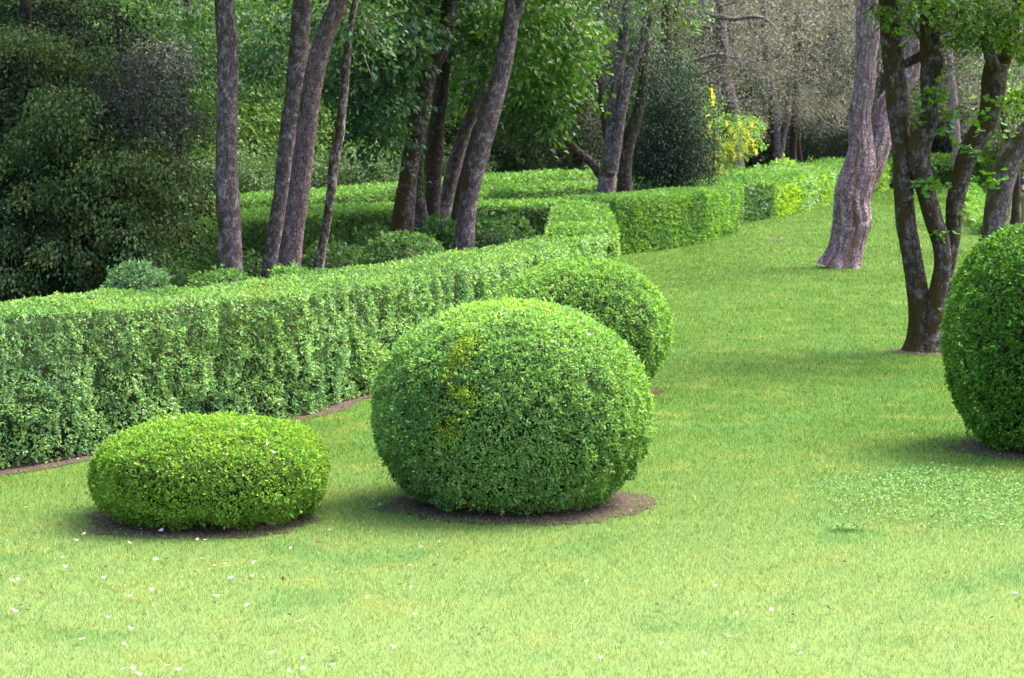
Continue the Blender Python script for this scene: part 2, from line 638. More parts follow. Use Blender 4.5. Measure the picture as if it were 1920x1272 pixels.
def crown_mesh(name, clumps, L, cols, seed, n_tw=400, k=14, width=.6, droop=.4, tw=.35, mat=None, jitter=.3, cscale=.5, fill=.5, twigcol=(.045, .036, .03), twigs=True, flatten=.4, hang=0.0):
    """crown: clumps are ellipsoids (centre, radii); twigs in them carry leaves in flattened sprays"""
    LV = Leaves()
    vol = np.array([r[0] * r[1] * r[2] for _, r in clumps]) ** .75
    vol = vol / vol.sum()
    for (c, r), w in zip(clumps, vol):
        n = max(3, int(n_tw * w))
        c = np.array(c, float); r = np.array(r, float)
        D = norm(rng.normal(0, 1, (n, 3)))
        R = rng.random(n) ** (1 / (1 + 2 * fill * 2)) 
        Q = c + D * R[:, None] * r * (0.75 + .5 * fbm(D * 2 + c * .3, 1.3, seed, 2))[:, None]
        out = norm(D * np.array([1, 1, .35]) + np.array([0, 0, -droop]) + rng.normal(0, .3, (n, 3)))
        sidev = norm(np.cross(out, np.array([0, 0, 1.0])) + 1e-5)
        upv = np.cross(sidev, out)
        base = palette(Q, cols, seed, cscale, jitter * .6)
        if twigs:
            nt_ = n
            sel = rng.random(n) < .5
            tc = np.tile(np.array([twigcol]), (sel.sum(), 1)) * rng.uniform(.6, 1.3, (sel.sum(), 1))
            LV.add(Q[sel] - out[sel] * tw * .3, out[sel], upv[sel], tw * 2.0, .012 + L * .05, tc, 0)
        for a in range(k):
            t = rng.uniform(-.3, 1.6, n)
            sd = rng.normal(0, .5, n)
            pos = Q + out * (t * tw)[:, None] + sidev * (sd * tw)[:, None] + upv * (rng.normal(0, flatten * .5, n) * tw)[:, None]
            pos[:, 2] -= hang * np.abs(rng.normal(0, 1, n)) * tw
            dd = norm(out * .6 + sidev * (sd * 1.3)[:, None] + rng.normal(0, .45, (n, 3)) + np.array([0, 0, -droop * .6]))
            nn = norm(np.array([0, 0, 1.0]) + rng.normal(0, .45, (n, 3)))
            ll = L * rng.uniform(.6, 1.3, n)
            LV.add(pos, dd, nn, ll, ll * width, np.clip(base * np.exp(rng.normal(0, jitter * .6, n))[:, None], 0, .7))
    return LV.mesh(name, mat or M_leaf)

# ------------------------------------------------------------------ trunks
def spline(pts, per=10):
    P = np.asarray(pts, float)
    P = np.concatenate([[2 * P[0] - P[1]], P, [2 * P[-1] - P[-2]]])
    out = []
    for i in range(1, len(P) - 2):
        a, b, c, d_ = P[i - 1], P[i], P[i + 1], P[i + 2]
        for t in np.linspace(0, 1, per, endpoint=False):
            out.append(.5 * ((2 * b) + (-a + c) * t + (2 * a - 5 * b + 4 * c - d_) * t * t + (-a + 3 * b - 3 * c + d_) * t ** 3))
    out.append(P[-2])
    return np.array(out)

def tube_mesh(name, pts4, mat, seg=20, seed=0, rough=.06, ridges=0, per=10, flare=0, ridge_amp=.05, step=None):
    """pts4: (x, y, z, radius) along the stem"""
    C = spline(pts4, per)
    if step:
        s = np.concatenate([[0], np.cumsum(np.linalg.norm(np.diff(C[:, :3], axis=0), axis=1))])
        q = np.linspace(0, s[-1], max(4, int(s[-1] / step)))
        C = np.stack([np.interp(q, s, C[:, i]) for i in range(4)], 1)
    n = len(C)
    T = norm(np.gradient(C[:, :3], axis=0))
    s = np.concatenate([[0], np.cumsum(np.linalg.norm(np.diff(C[:, :3], axis=0), axis=1))])
    ref = np.array([0, 1.0, 0.05])
    A = norm(np.cross(ref, T)); A = np.where((A[:, :1] < 0), -A, A) if abs(T[0][2]) > .3 else A
    B = np.cross(T, A)
    th = np.linspace(0, 2 * math.pi, seg, endpoint=False)
    ca, sa = np.cos(th), np.sin(th)
    R = C[:, 3][:, None] * np.ones((1, seg))
    S = s[:, None] * np.ones((1, seg))
    q = np.stack([np.tile(ca, (n, 1)), np.tile(sa, (n, 1)), S * .9], -1).reshape(-1, 3)
    k = 1 + rough * 4 * (fbm(q + seed * 3.1, 1.1, seed, 3) - .5).reshape(n, seg) + rough * 2 * (fbm(q + seed, 4.5, seed, 2) - .5).reshape(n, seg)
    if ridges:
        tw = th[None, :] + .35 * np.sin(S * .9 + seed) + .9 * (fbm(q * np.array([.7, .7, .6]), 1.2, seed + 2, 2) - .5).reshape(n, seg)
        wv = np.abs(np.sin(tw * ridges / 2 + .6 * np.sin(S * 2.1)))
        q2 = np.stack([np.cos(tw) * 2.2, np.sin(tw) * 2.2, S * 1.6], -1).reshape(-1, 3)
        brk = fbm(q2, 2.2, seed + 8, 3).reshape(n, seg)
        k += ridge_amp * (wv ** .6 - .6) * (0.5 + brk) + ridge_amp * .8 * (brk - .5)
    if flare:
        fl = np.exp(-s / (C[0, 3] * 1.1))[:, None]
        k += flare * fl * (1 + .45 * np.sin(th * 5 + seed)[None, :] + .3 * np.sin(th * 3 + 2 * seed)[None, :])
    R = R * k
    V = C[:, None, :3] + A[:, None, :] * (ca[None, :] * R)[..., None] + B[:, None, :] * (sa[None, :] * R)[..., None]
    V = V.reshape(-1, 3)
    r0 = float(np.median(C[:, 3]))
    uv = np.stack([np.tile(ca, (n, 1)) * r0 * 1.1, np.tile(sa, (n, 1)) * r0 * 1.1, S], -1).reshape(-1, 3)
    uv[:, 2] += seed * 5.3
    i = np.arange(n - 1)[:, None]; j = np.arange(seg)[None, :]
    j2 = (j + 1) % seg
    q4 = np.stack([i * seg + j, i * seg + j2, (i + 1) * seg + j2, (i + 1) * seg + j], -1).reshape(-1, 4)
    loops = q4.ravel(); starts = np.arange(len(q4)) * 4
    loops = np.concatenate([loops, (n - 1) * seg + np.arange(seg)])
    starts = np.concatenate([starts, [len(q4) * 4]])
    return mesh_np(name, V, loops, starts, [mat], None, None, True, uv)

def stem_pts(px, d, dd=0.0, grow=0.0, ground=False):
    """pixel stations (u, v, width) -> world (x, y, z, r) near depth d; dd tilts the stem in depth per station"""
    out = []
    for i, (u, v, w) in enumerate(px):
        D = d + dd * i
        p = atd(u, v, D)
        out.append([p[0], p[1], p[2], w * D / F / 2])
    if ground:
        a, b = np.array(out[0]), np.array(out[1])
        if a[2] > .05:
            sl = (a[:3] - b[:3]) / max(b[2] - a[2], .1)
            g = a.copy()
            g[:3] = a[:3] + sl * a[2] * .6
            g[2] = -.05
            g[3] = a[3] * 1.12
            out.insert(0, list(g))
        else:
            out[0][2] = -.05
    if grow > 0:
        a, b = np.array(out[-1]), np.array(out[-2])
        dr = norm((a - b)[:3][None])[0]
        dr = norm((dr + np.array([0, 0, .5]))[None])[0]
        for t in (.5, 1.0):
            out.append([*(a[:3] + dr * grow * t), a[3] * (1 - .35 * t)])
    return out

def tree(name, label, cat, stems, crown=None, d=None, bark=None, group=None, limbs=()):
    """stems: dicts px, d, grow, ...; the first is the trunk"""
    p0 = stem_pts(stems[0]['px'], stems[0]['d'], stems[0].get('dd', 0), 0, True)[0]
    root = empty(name, (p0[0], p0[1], 0))
    tag(root, label, cat, group)
    off = Vector((p0[0], p0[1], 0))
    for i, s in enumerate(stems):
        pts = np.array(stem_pts(s['px'], s['d'], s.get('dd', 0), s.get('grow', 0), s.get('ground', i == 0)))
        pts[:, 0] -= off.x; pts[:, 1] -= off.y
        nm = s.get('name', 'trunk' if i == 0 else 'branch')
        me = tube_mesh(nm, pts, s.get('mat', bark), s.get('seg', 22), s.get('seed', i + 1), s.get('rough', .06), s.get('ridges', 0), per=s.get('per', 10), flare=s.get('flare', .35 if i == 0 else 0), ridge_amp=s.get('ridge_amp', .05), step=s.get('step'))
        link(bpy.data.objects.new(nm, me), root)
    if crown is not None:
        me = crown(off)
        cr = link(bpy.data.objects.new('crown', me), root)
    return root

def clump_px(lst, off=(0, 0)):
    """(u, v, ru, rv, d, depth radius) in photo pixels at distance d -> world ellipsoids"""
    out = []
    for u, v, ru, rv, d, rd in lst:
        p = atd(u, v, d)
        out.append(((p[0] - off[0], p[1] - off[1], p[2]), (ru * d / F, rd, rv * d / F)))
    return out

# ------------------------------------------------------------------ ground
def sheet(name, pts, z, mat, kind='structure', col=None):
    me = bpy.data.meshes.new(name)
    me.from_pydata([(x, y, z) for x, y in pts], [], [tuple(range(len(pts)))])
    me.materials.append(mat)
    if col is not None:
        a = me.attributes.new('col', 'FLOAT_COLOR', 'POINT')
        a.data.foreach_set('color', np.array([(*col, 1)] * len(pts), np.float32).ravel())
    o = link(bpy.data.objects.new(name, me))
    o['kind'] = kind
    return o
sheet('lawn', [(-400, -60), (400, -60), (400, 700), (-400, 700)], 0, M_grass, col=(.95, .97, .92))

BEDS = []       # (cx, cy, rx, ry) ellipses free of grass
def soil_bed(cx, cy, rx, ry, seed, z=.006):
    n = 300
    pts = []
    for i in range(n):
        a = 2 * math.pi * i / n
        w = 1 + .18 * (float(fbm(np.array([[math.cos(a) * 2, math.sin(a) * 2, seed]]), 1.6, seed)[0]) - .5) * 2 + .16 * (float(fbm(np.array([[math.cos(a) * 9, math.sin(a) * 9, seed]]), 2.2, seed + 1)[0]) - .5) + random.uniform(-.02, .02)
        pts.append((cx + rx * w * math.cos(a), cy + ry * w * math.sin(a)))
    sheet('soil', pts, z, M_soil)
    BEDS.append((cx, cy, rx * .84, ry * .84))

# near hedge line
HF = [atz(-330, 960)[:2], atz(-60, 899)[:2], atz(160, 857)[:2], atz(400, 812)[:2], atz(560, 782)[:2], atz(690, 742)[:2]]
HF = [tuple(p) for p in HF] + [(-.42, 23.2), (.6, 26.6), (1.22, 28.6), (1.52, 29.6)]
strip_out = []
hl, _ = resample(np.array(HF[:7]), .12)
T_ = norm(np.gradient(hl, axis=0))
w_ = .06 + .30 * (fbm(np.concatenate([hl, np.zeros((len(hl), 1))], 1), 1.3, 5) - .3) + rng.uniform(-.02, .02, len(hl))
outer = hl + np.stack([T_[:, 1], -T_[:, 0]], 1) * w_[:, None]
inner = hl - np.stack([T_[:, 1], -T_[:, 0]], 1) * .4
me = bpy.data.meshes.new('soil')
nn_ = len(hl)
me.from_pydata([(x, y, .006) for x, y in outer] + [(x, y, .006) for x, y in inner], [], [(i, i + 1, nn_ + i + 1, nn_ + i) for i in range(nn_ - 1)])
me.materials.append(M_soil)
link(bpy.data.objects.new('soil', me))['kind'] = 'structure'

soil_bed(-2.14, 13.42, .80, .66, 3)
soil_bed(0.05, 14.04, .96, .80, 8)
soil_bed(.72, 20.4, .85, .8, 4)
soil_bed(4.62, 16.6, .88, .78, 6)
tb = atz(1735, 660)
soil_bed(tb[0], tb[1], .42, .42, 12)
tb16 = atz(1580, 500)
soil_bed(tb16[0], tb16[1], .50, .55, 14)
w1 = atz(1462, 450)
soil_bed(w1[0], w1[1], .35, .6, 15)
# earth under the wood behind the near hedge
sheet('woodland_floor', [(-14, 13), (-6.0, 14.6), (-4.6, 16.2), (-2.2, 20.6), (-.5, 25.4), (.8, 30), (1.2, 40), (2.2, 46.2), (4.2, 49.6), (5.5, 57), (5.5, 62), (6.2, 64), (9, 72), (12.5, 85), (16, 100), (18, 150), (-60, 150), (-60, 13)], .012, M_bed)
# hillside behind the wood
V, Fc = [], []
nx, ny = 60, 14
for j in range(ny):
    for i in range(nx):
        x = -260 + 520 * i / (nx - 1); y = 165 + 300 * j / (ny - 1)
        z = 55 * (1 - math.exp(-j * .28)) + 3 * math.sin(i * 1.3 + j) - .5 * (j == 0) - (3 if j == 0 else 0)
        V.append((x, y, z))
for j in range(ny - 1):
    for i in range(nx - 1):
        a = j * nx + i
        Fc.append((a, a + 1, a + nx + 1, a + nx))
me = bpy.data.meshes.new('hillside'); me.from_pydata(V, [], Fc); me.materials.append(M_hill)
link(bpy.data.objects.new('hillside', me))['kind'] = 'structure'

# ------------------------------------------------------------------ colours of the clipped box
LIME = [(.105, .215, .026), (.165, .29, .038), (.14, .27, .045)]
BOX = [(.10, .21, .058), (.155, .295, .072), (.15, .28, .095), (.21, .36, .075)]
BLUEBOX = [(.10, .20, .088), (.135, .25, .10), (.165, .285, .115), (.19, .32, .13), (.15, .275, .085)]
FRESH = [(.08, .18, .036), (.125, .245, .045), (.17, .30, .065)]
TOPS = [(.08, .17, .055), (.115, .215, .065), (.15, .26, .08)]
TOPD = [(.07, .155, .042), (.095, .20, .05), (.13, .24, .058)]  # lighter than the darkest hedge faces, painting light onto their tops
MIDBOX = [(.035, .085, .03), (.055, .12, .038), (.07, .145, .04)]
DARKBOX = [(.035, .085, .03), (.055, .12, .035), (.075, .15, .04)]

# ------------------------------------------------------------------ near hedge and the hedges behind
def tint_near(P, c):
    m = .25 * np.clip(1 - np.abs(P[:, 0] + 2.45 + (fbm(P, 4, 2, 2) - .5) * .5) / .2 - np.abs(P[:, 2] - .9) * .9, 0, 1)[:, None]
    return c * (1 - m) + np.array([.15, .14, .03]) * m
hedge('hedge', 'long clipped box hedge at the left front, running back to a squared corner', HF, 1.08, 1.14, BLUEBOX, 11, topcol=TOPS, hvar=lambda x: np.interp(x, [-4.5, -1.5, 0, 1.6], [1.10, 1.0, .96, 1.02]), lump=.09, tint=tint_near, Lmin=.0275, k_leaf=.00165, cov=1.4, jitter=.32)
c0 = (1.52, 29.62)
hedge('hedge', 'short clipped hedge arm running straight back from the squared hedge corner', [c0, (1.66, 33), (1.86, 40.4)], 1.0, 1.19, FRESH, 12, topcol=TOPD, lump=.02, smooth=False)
# E: middle hedge behind the trunks
E = [atz(u, v, 1.22)[:2] for u, v in ((250, 442), (330, 432), (500, 413), (740, 394), (900, 388), (1040, 385), (1138, 383))]
hedge('hedge', 'dark clipped hedge behind the tree trunks, second row back in the wood', E, 2.4, 1.20, [(.03, .075, .022), (.05, .11, .03), (.07, .14, .035)], 13, topcol=TOPD, lump=.02, k_leaf=.0017, cov=1.35)  # faces darkened and top lightened in colour, imitating shade and light
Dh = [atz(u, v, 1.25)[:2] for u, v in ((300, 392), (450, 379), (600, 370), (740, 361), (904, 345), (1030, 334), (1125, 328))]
hedge('hedge', 'long clipped hedge at the back of the wood, third row behind the trunks', Dh, 2.0, 1.23, [(.035, .09, .022), (.06, .13, .03), (.085, .17, .035)], 14, topcol=TOPD, lump=.03, k_leaf=.0019, cov=1.25)  # dark face palette paints shade below the lighter top
# A: curved hedge with the hollow centre (ring)
A_ = [tuple(atz(u, v)[:2]) for u, v in ((1150, 480), (1200, 474), (1270, 465), (1340, 452), (1380, 435))]
A_ = A_ + [(6.62, 58.5), (6.3, 62.5), (4.9, 66)]
hedge('hedge', 'curved clipped hedge bulging onto the lawn, round the hollow with the dark yew', A_, 1.5, 1.24, topcol=TOPD, cols=[(.045, .115, .03), (.085, .19, .035), (.13, .26, .03), (.07, .165, .045)], seed=15, lump=.015, k_leaf=.0014, cov=1.4, jitter=.16)
R_ = [tuple(atz(u, v, 1.22)[:2]) for u, v in ((860, 372), (960, 363), (1060, 354), (1160, 350), (1240, 349), (1300, 348))]
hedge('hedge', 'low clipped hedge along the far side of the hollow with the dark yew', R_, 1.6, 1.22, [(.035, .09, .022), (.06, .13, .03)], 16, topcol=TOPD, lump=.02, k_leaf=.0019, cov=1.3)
# B: far hedge along the lawn with lime and silvery sections
B_ = [tuple(atz(u, v)[:2]) for u, v in ((1340, 428), (1392, 419), (1450, 409), (1510, 396), (1565, 383), (1600, 371))]
B_ = B_ + [(18.6, 100), (20.5, 112)]
def tint_B(P, c):
    x = P[:, 0]
    x = x + rng.normal(0, .12, len(x))
    face = ((P[:, 2] < 1.12))[:, None]
    dk = np.clip((8.5 - x) / .12, 0, 1)[:, None] * face
    c = c * (1 - dk) + np.array([[.05, .115, .04]]) * np.exp(rng.normal(0, .2, len(x)))[:, None] * dk
    sil = (np.clip(1.3 - np.abs(x - 10.75) / .5, 0, 1)[:, None] + np.clip(1.2 - np.abs(x - 12.4) / .25, 0, 1)[:, None]).clip(0, 1) * .8
    lim = np.clip(1.5 - np.abs(x - 9.3) / .6, 0, 1)[:, None] * np.clip(1 - dk, 0, 1) * face * .8
    lim2 = np.clip(1.2 - np.abs(x - 11.8) / .25, 0, 1)[:, None]
    c = c * (1 - sil) + np.array([.17, .30, .12]) * sil
    c = c * (1 - lim) + np.array([.20, .33, .02]) * lim
    return c * (1 - .6 * lim2) + np.array([.22, .33, .03]) * .6 * lim2
hedge('hedge', 'far clipped hedge along the lawn with lime and silvery green sections', B_, 3.2, 1.24, FRESH, 17, topcol=TOPD, lump=.015, k_leaf=.0018, tint=tint_B, cov=1.15, jitter=.16)
# C: far hedge behind the distant trunks, right far hedges
hedge('hedge', 'distant low hedge behind the pair of far trunks', [tuple(atd(u, 0, 140)[:2]) for u in (1380, 1460, 1546)], 2.5, 1.8, FRESH, 18, lump=.08, k_leaf=.0018)
hedge('hedge', 'dark far hedge closing the lawn behind the twisted tree', [tuple(atz(u, v)[:2]) for u, v in ((1640, 356), (1740, 353), (1880, 350), (2000, 348))], 1.6, 1.25, [(.05, .11, .03), (.075, .15, .035)], 19, lump=.06, k_leaf=.0018)
hedge('hedge', 'pale hedge just behind the dark far hedge at the right', [tuple(atd(u, 0, 112)[:2]) for u in (1600, 1700, 1850, 2050)], 1.8, 1.5, FRESH, 20, lump=.1, k_leaf=.0018)
lowp = [tuple(atz(u, v)[:2]) for u, v in ((1868, 442), (1850, 415), (1838, 390), (1826, 366))]
hedge('hedge', 'thin low hedge edging the bright lawn between the trunks at the right', lowp, .5, .35, FRESH, 21, lump=.06, k_leaf=.0018)

# ------------------------------------------------------------------ clipped balls on the lawn
def tint_big(P, c):
    q = P.copy()
    wob = (fbm(P, 3.0, 77, 2) - .5) * .35
    m = np.clip(1.25 - np.abs(P[:, 0] + .33 + wob) / .11, 0, 1) * np.clip((P[:, 2] - .45) / .2, 0, 1) * np.clip((1.30 - P[:, 2]) / .1, 0, 1)
    m = (m * (P[:, 1] < 14.0) * (fbm(P, 9, 3, 2) > .47))[:, None]
    c = c * (1 - m) + np.array([.21, .30, .03]) * m
    t = np.clip((P[:, 0] + (fbm(P, 1.2, 7, 2) - .5) * 2.5) / 1.2, 0, 1)[:, None]  # lime mixed in towards the right paints the sunlit rim
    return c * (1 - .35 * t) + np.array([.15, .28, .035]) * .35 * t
topiary('clipped_bush', 'low flattened lime green box cushion in front of the long hedge', 392, 882, 13.62, .775, .335, .305, .022, LIME, 21, p=2.6, cut=.05, lump=.024, cov=2.0, jitter=.3)
topiary('clipped_bush', 'largest round box ball in the middle, with a yellow streak on its side', 960, 767, 14.2, .975, .765, .65, .022, BOX, 22, p=2.08, cut=.055, tint=tint_big, back=.25, lump=.026, cov=1.9, jitter=.3)
topiary('clipped_bush', 'round box ball right behind the largest ball', 1092, 607, 20.4, .865, .70, .635, .033, [(.10, .21, .048), (.15, .285, .065), (.19, .34, .08)], 23, p=2.15, cut=.06, lump=.03, cov=1.8)
topiary('clipped_bush', 'tall dark green box ball cut off by the right edge of the photo', 1985, 630, 16.7, .88, .99, .90, .031, [(.055, .145, .018), (.085, .20, .026), (.11, .25, .032)], 24, p=2.25, cut=.05, lump=.03, cov=2.1, jitter=.3)

# small clipped domes in the wood
domes = [
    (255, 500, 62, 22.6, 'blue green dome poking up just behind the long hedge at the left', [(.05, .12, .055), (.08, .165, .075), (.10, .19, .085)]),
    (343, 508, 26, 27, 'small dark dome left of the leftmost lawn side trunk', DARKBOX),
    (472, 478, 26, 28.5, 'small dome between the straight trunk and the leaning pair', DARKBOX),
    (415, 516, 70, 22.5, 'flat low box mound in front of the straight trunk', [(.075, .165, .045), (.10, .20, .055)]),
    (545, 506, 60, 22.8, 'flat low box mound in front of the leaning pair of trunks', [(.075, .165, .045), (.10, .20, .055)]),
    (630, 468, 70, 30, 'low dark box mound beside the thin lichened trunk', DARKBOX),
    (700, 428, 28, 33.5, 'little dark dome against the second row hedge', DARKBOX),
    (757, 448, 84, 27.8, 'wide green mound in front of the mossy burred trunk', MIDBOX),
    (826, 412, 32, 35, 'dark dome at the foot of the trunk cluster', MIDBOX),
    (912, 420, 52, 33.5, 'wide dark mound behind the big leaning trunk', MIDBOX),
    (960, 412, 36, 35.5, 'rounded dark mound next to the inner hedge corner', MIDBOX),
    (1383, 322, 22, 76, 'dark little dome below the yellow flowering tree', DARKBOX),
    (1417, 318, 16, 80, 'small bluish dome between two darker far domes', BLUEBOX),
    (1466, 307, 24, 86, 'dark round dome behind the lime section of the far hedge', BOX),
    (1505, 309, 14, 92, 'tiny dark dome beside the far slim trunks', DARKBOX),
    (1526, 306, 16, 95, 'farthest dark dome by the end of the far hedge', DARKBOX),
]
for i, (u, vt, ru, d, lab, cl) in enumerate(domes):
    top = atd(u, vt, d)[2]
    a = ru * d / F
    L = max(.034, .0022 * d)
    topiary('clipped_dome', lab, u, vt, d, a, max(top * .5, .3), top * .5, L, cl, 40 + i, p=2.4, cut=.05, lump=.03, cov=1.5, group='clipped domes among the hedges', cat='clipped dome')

# ------------------------------------------------------------------ trees
MAPLE = [(0.014, 0.0429, 0.0094), (0.025, 0.0686, 0.0125), (0.0406, 0.0975, 0.0172), (0.0218, 0.064, 0.0218)]
TEAL = [(0.0172, 0.0507, 0.0211), (0.0312, 0.078, 0.0312), (0.0468, 0.1053, 0.039)]
BRIGHT = [(0.0273, 0.0663, 0.0117), (0.0546, 0.1131, 0.0187), (0.0936, 0.1716, 0.0351), (0.0468, 0.1014, 0.0273)]
OAKGREY = [(0.075, 0.075, 0.075), (0.1, 0.1, 0.098), (0.135, 0.13, 0.13), (0.1, 0.108, 0.1), (0.13, 0.115, 0.1)]
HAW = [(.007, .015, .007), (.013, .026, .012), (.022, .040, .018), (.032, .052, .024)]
DARKGREY = [(.022, .028, .024), (.042, .05, .045), (.075, .08, .078)]
YEW = [(0.0078, 0.0187, 0.0117), (0.014, 0.0312, 0.0203), (0.0234, 0.0468, 0.0296)]
OAKLEAF = [(0.0546, 0.117, 0.014), (0.078, 0.156, 0.0172), (0.1014, 0.195, 0.0234)]

def px_off(lst, off):
    return clump_px(lst, (off.x, off.y))

# --- straight trunk, leaning pair, thin lichened trunk
g_tr = 'tall trunks standing among the hedges'
tree('tree', 'straight grey trunk standing alone, leftmost of the bare trunks', 'tree',
     [dict(px=[(431, 500, 47), (431, 440, 43), (427, 380, 44), (424, 300, 41), (426, 200, 40), (427, 110, 38), (421, 0, 37), (418, -120, 36)], d=26, grow=4, ridges=0, rough=.045, seed=3)],
     lambda off: crown_mesh('crown', px_off([(430, -230, 260, 110, 27, 2.4), (250, -160, 120, 60, 25, 1.5)], off), .12, MAPLE, 101, 420, 14), bark=M_bark, group=g_tr)
tree('tree', 'left trunk of the leaning pair, silvery grey bark', 'tree',
     [dict(px=[(506, 505, 31), (516, 430, 29), (529, 350, 29), (540, 250, 32), (553, 165, 35), (561, 80, 36), (567, 0, 35), (574, -120, 34)], d=27.5, grow=4, rough=.04, seed=4)],
     lambda off: crown_mesh('crown', px_off([(600, -230, 200, 100, 29, 2.2)], off), .12, MAPLE, 102, 300, 14), bark=M_bark, group=g_tr)
tree('tree', 'right trunk of the leaning pair, pinkish bark with mossy edge', 'tree',
     [dict(px=[(541, 500, 44), (549, 440, 40), (562, 350, 39), (574, 250, 38), (585, 165, 38), (603, 85, 37), (633, 10, 33), (668, -70, 30), (710, -150, 28)], d=26.6, grow=3, rough=.045, seed=5)],
     lambda off: crown_mesh('crown', px_off([(720, -220, 190, 90, 26, 2)], off), .12, MAPLE, 103, 300, 14), bark=bark_mat('pinkish_bark', (.235, .165, .17), (.34, .29, .31), (.035, .022, .022), .30, (.06, .055, .012), ridge=14, patch=.3), group=g_tr)
tree('tree', 'thin crooked trunk blotched with white lichen and brown moss', 'tree',
     [dict(px=[(598, 496, 22), (604, 465, 18), (613, 410, 17), (622, 350, 17), (626, 305, 19), (634, 265, 18), (638, 240, 17), (644, 180, 17), (649, 120, 16), (655, 60, 13), (668, -10, 11)], d=29, grow=1.5, rough=.09, seed=6)],
     lambda off: crown_mesh('crown', px_off([(665, 70, 60, 50, 29.5, .8), (640, 10, 110, 60, 30, 1.2)], off), .10, TEAL, 104, 90, 12), bark=bark_mat('lichened_bark', (.12, .09, .08), (.55, .52, .50), (.025, .018, .014), .55, (.07, .04, .012), ridge=14, patch=1.1), group=g_tr)
# --- cluster
def cl5(off):
    return crown_mesh('crown', px_off([(720, 50, 95, 70, 33, 1.2), (690, 130, 75, 80, 33, 1.0), (715, 205, 48, 60, 32.5, .7), (650, 130, 55, 60, 34, .9), (722, 262, 24, 34, 32.6, .35), (748, 105, 28, 60, 33, .6), (870, 20, 70, 50, 37, 1), (760, -90, 200, 70, 34, 2)], off), .115, TEAL, 105, 760, 15, droop=.55, cscale=.9, tw=.3)
tree('tree', 'mossy trunk with a round burr, teal green leaves hanging over its left', 'tree',
     [dict(px=[(752, 446, 44), (757, 400, 41), (764, 345, 37), (770, 300, 36), (779, 262, 37), (786, 215, 33), (796, 165, 32), (808, 130, 29), (826, 95, 29), (836, 60, 30), (844, 0, 30), (850, -110, 27)], d=34, grow=3, rough=.09, seed=7),
      dict(px=[(788, 256, 14), (786, 253, 22), (785, 250, 12)], d=33.75, name='burr', rough=.1, seg=14, seed=3, ground=False)],
     cl5, bark=M_bark_moss, group=g_tr)
tree('tree', 'short ivy covered stub trunk behind the burred trunk', 'tree',
     [dict(px=[(790, 444, 32), (788, 400, 26), (785, 350, 22), (784, 300, 20), (788, 230, 18), (800, 100, 15)], d=35.5, rough=.1, seed=8, grow=2)],
     lambda off: crown_mesh('crown', px_off([(795, 425, 20, 22, 35.3, .25), (782, 330, 8, 40, 35.3, .15)], off), .08, MAPLE, 106, 30, 12, tw=.12), bark=M_bark_moss, group=g_tr)
tree('tree', 'dark nearly black trunk in the middle of the trunk cluster', 'tree',
     [dict(px=[(808, 416, 32), (810, 350, 33), (814, 290, 33), (819, 235, 29), (826, 180, 27), (836, 100, 24), (850, 20, 22), (858, -80, 20)], d=38, grow=3, rough=.07, seed=9)],
     lambda off: crown_mesh('crown', px_off([(905, 60, 120, 100, 39, 1.5), (885, 150, 60, 55, 40, 1.0), (870, -90, 200, 80, 40, 2)], off), .13, MAPLE, 107, 340, 14, droop=.5), bark=M_bark_dark, group=g_tr)
tree('tree', 'slanting lilac grey trunk at the right of the cluster', 'tree',
     [dict(px=[(828, 413, 28), (840, 360, 26), (855, 300, 27), (872, 245, 25), (890, 205, 24), (905, 160, 20), (912, 90, 18), (915, 0, 16)], d=38.5, grow=2, rough=.05, seed=10),
      dict(px=[(858, 372, 14), (868, 320, 14), (880, 265, 15), (892, 215, 16)], d=39.2, ground=True, name='trunk', mat=M_bark_dark, seed=4)],
     lambda off: crown_mesh('crown', px_off([(900, 20, 70, 60, 40, 1)], off), .13, MAPLE, 108, 60, 12), bark=M_bark, group=g_tr)
tree('tree', 'big leaning grey trunk with a fork at the top of the photo', 'tree',
     [dict(px=[(871, 458, 40), (874, 420, 34), (880, 368, 33), (889, 325, 35), (899, 286, 36), (911, 240, 39), (923, 195, 39), (935, 155, 35), (945, 118, 33), (953, 70, 33), (958, 35, 30), (957, 0, 22), (952, -60, 20)], d=33, grow=3, rough=.05, seed=11),
      dict(px=[(956, 62, 24), (968, 25, 19), (980, -10, 17), (1000, -70, 15)], d=33, name='branch', seed=12)],
     lambda off: crown_mesh('crown', px_off([(1010, 90, 85, 90, 36, 1.5), (1035, 170, 55, 60, 36.5, 1.1), (990, 180, 60, 60, 37, 1), (1000, 235, 35, 28, 37, .6), (960, 20, 120, 60, 37, 1.5), (1055, 50, 60, 60, 36, 1), (980, 60, 40, 70, 35, 1), (980, -90, 220, 70, 34, 2)], off), .125, [(.019, .06, .009), (.034, .092, .013), (.052, .125, .019)], 109, 700, 16, droop=.55), bark=M_bark, group=g_tr)
def high(name_parent, lst, seed, n):  # upper crown clumps out of view, added to darken the wood below
    off = name_parent.location
    link(bpy.data.objects.new('crown', crown_mesh('crown', [((x - off.x, y - off.y, z), (rx, ry, rz)) for x, y, z, rx, ry, rz in lst], .2, MAPLE, seed, n // 2, 12, tw=.5, twigs=False)), name_parent)
for i, tr_ in enumerate([o for o in bpy.data.objects if o.get('group') == g_tr and o.parent is None]):
    x, y = tr_.location.x, tr_.location.y
    high(tr_, [(x - .5, y + .5, 9.0, 2.4, 2.4, 1.5), (x + .6, y + 3, 10.5, 2.2, 2.4, 1.4)], 300 + i, 170)
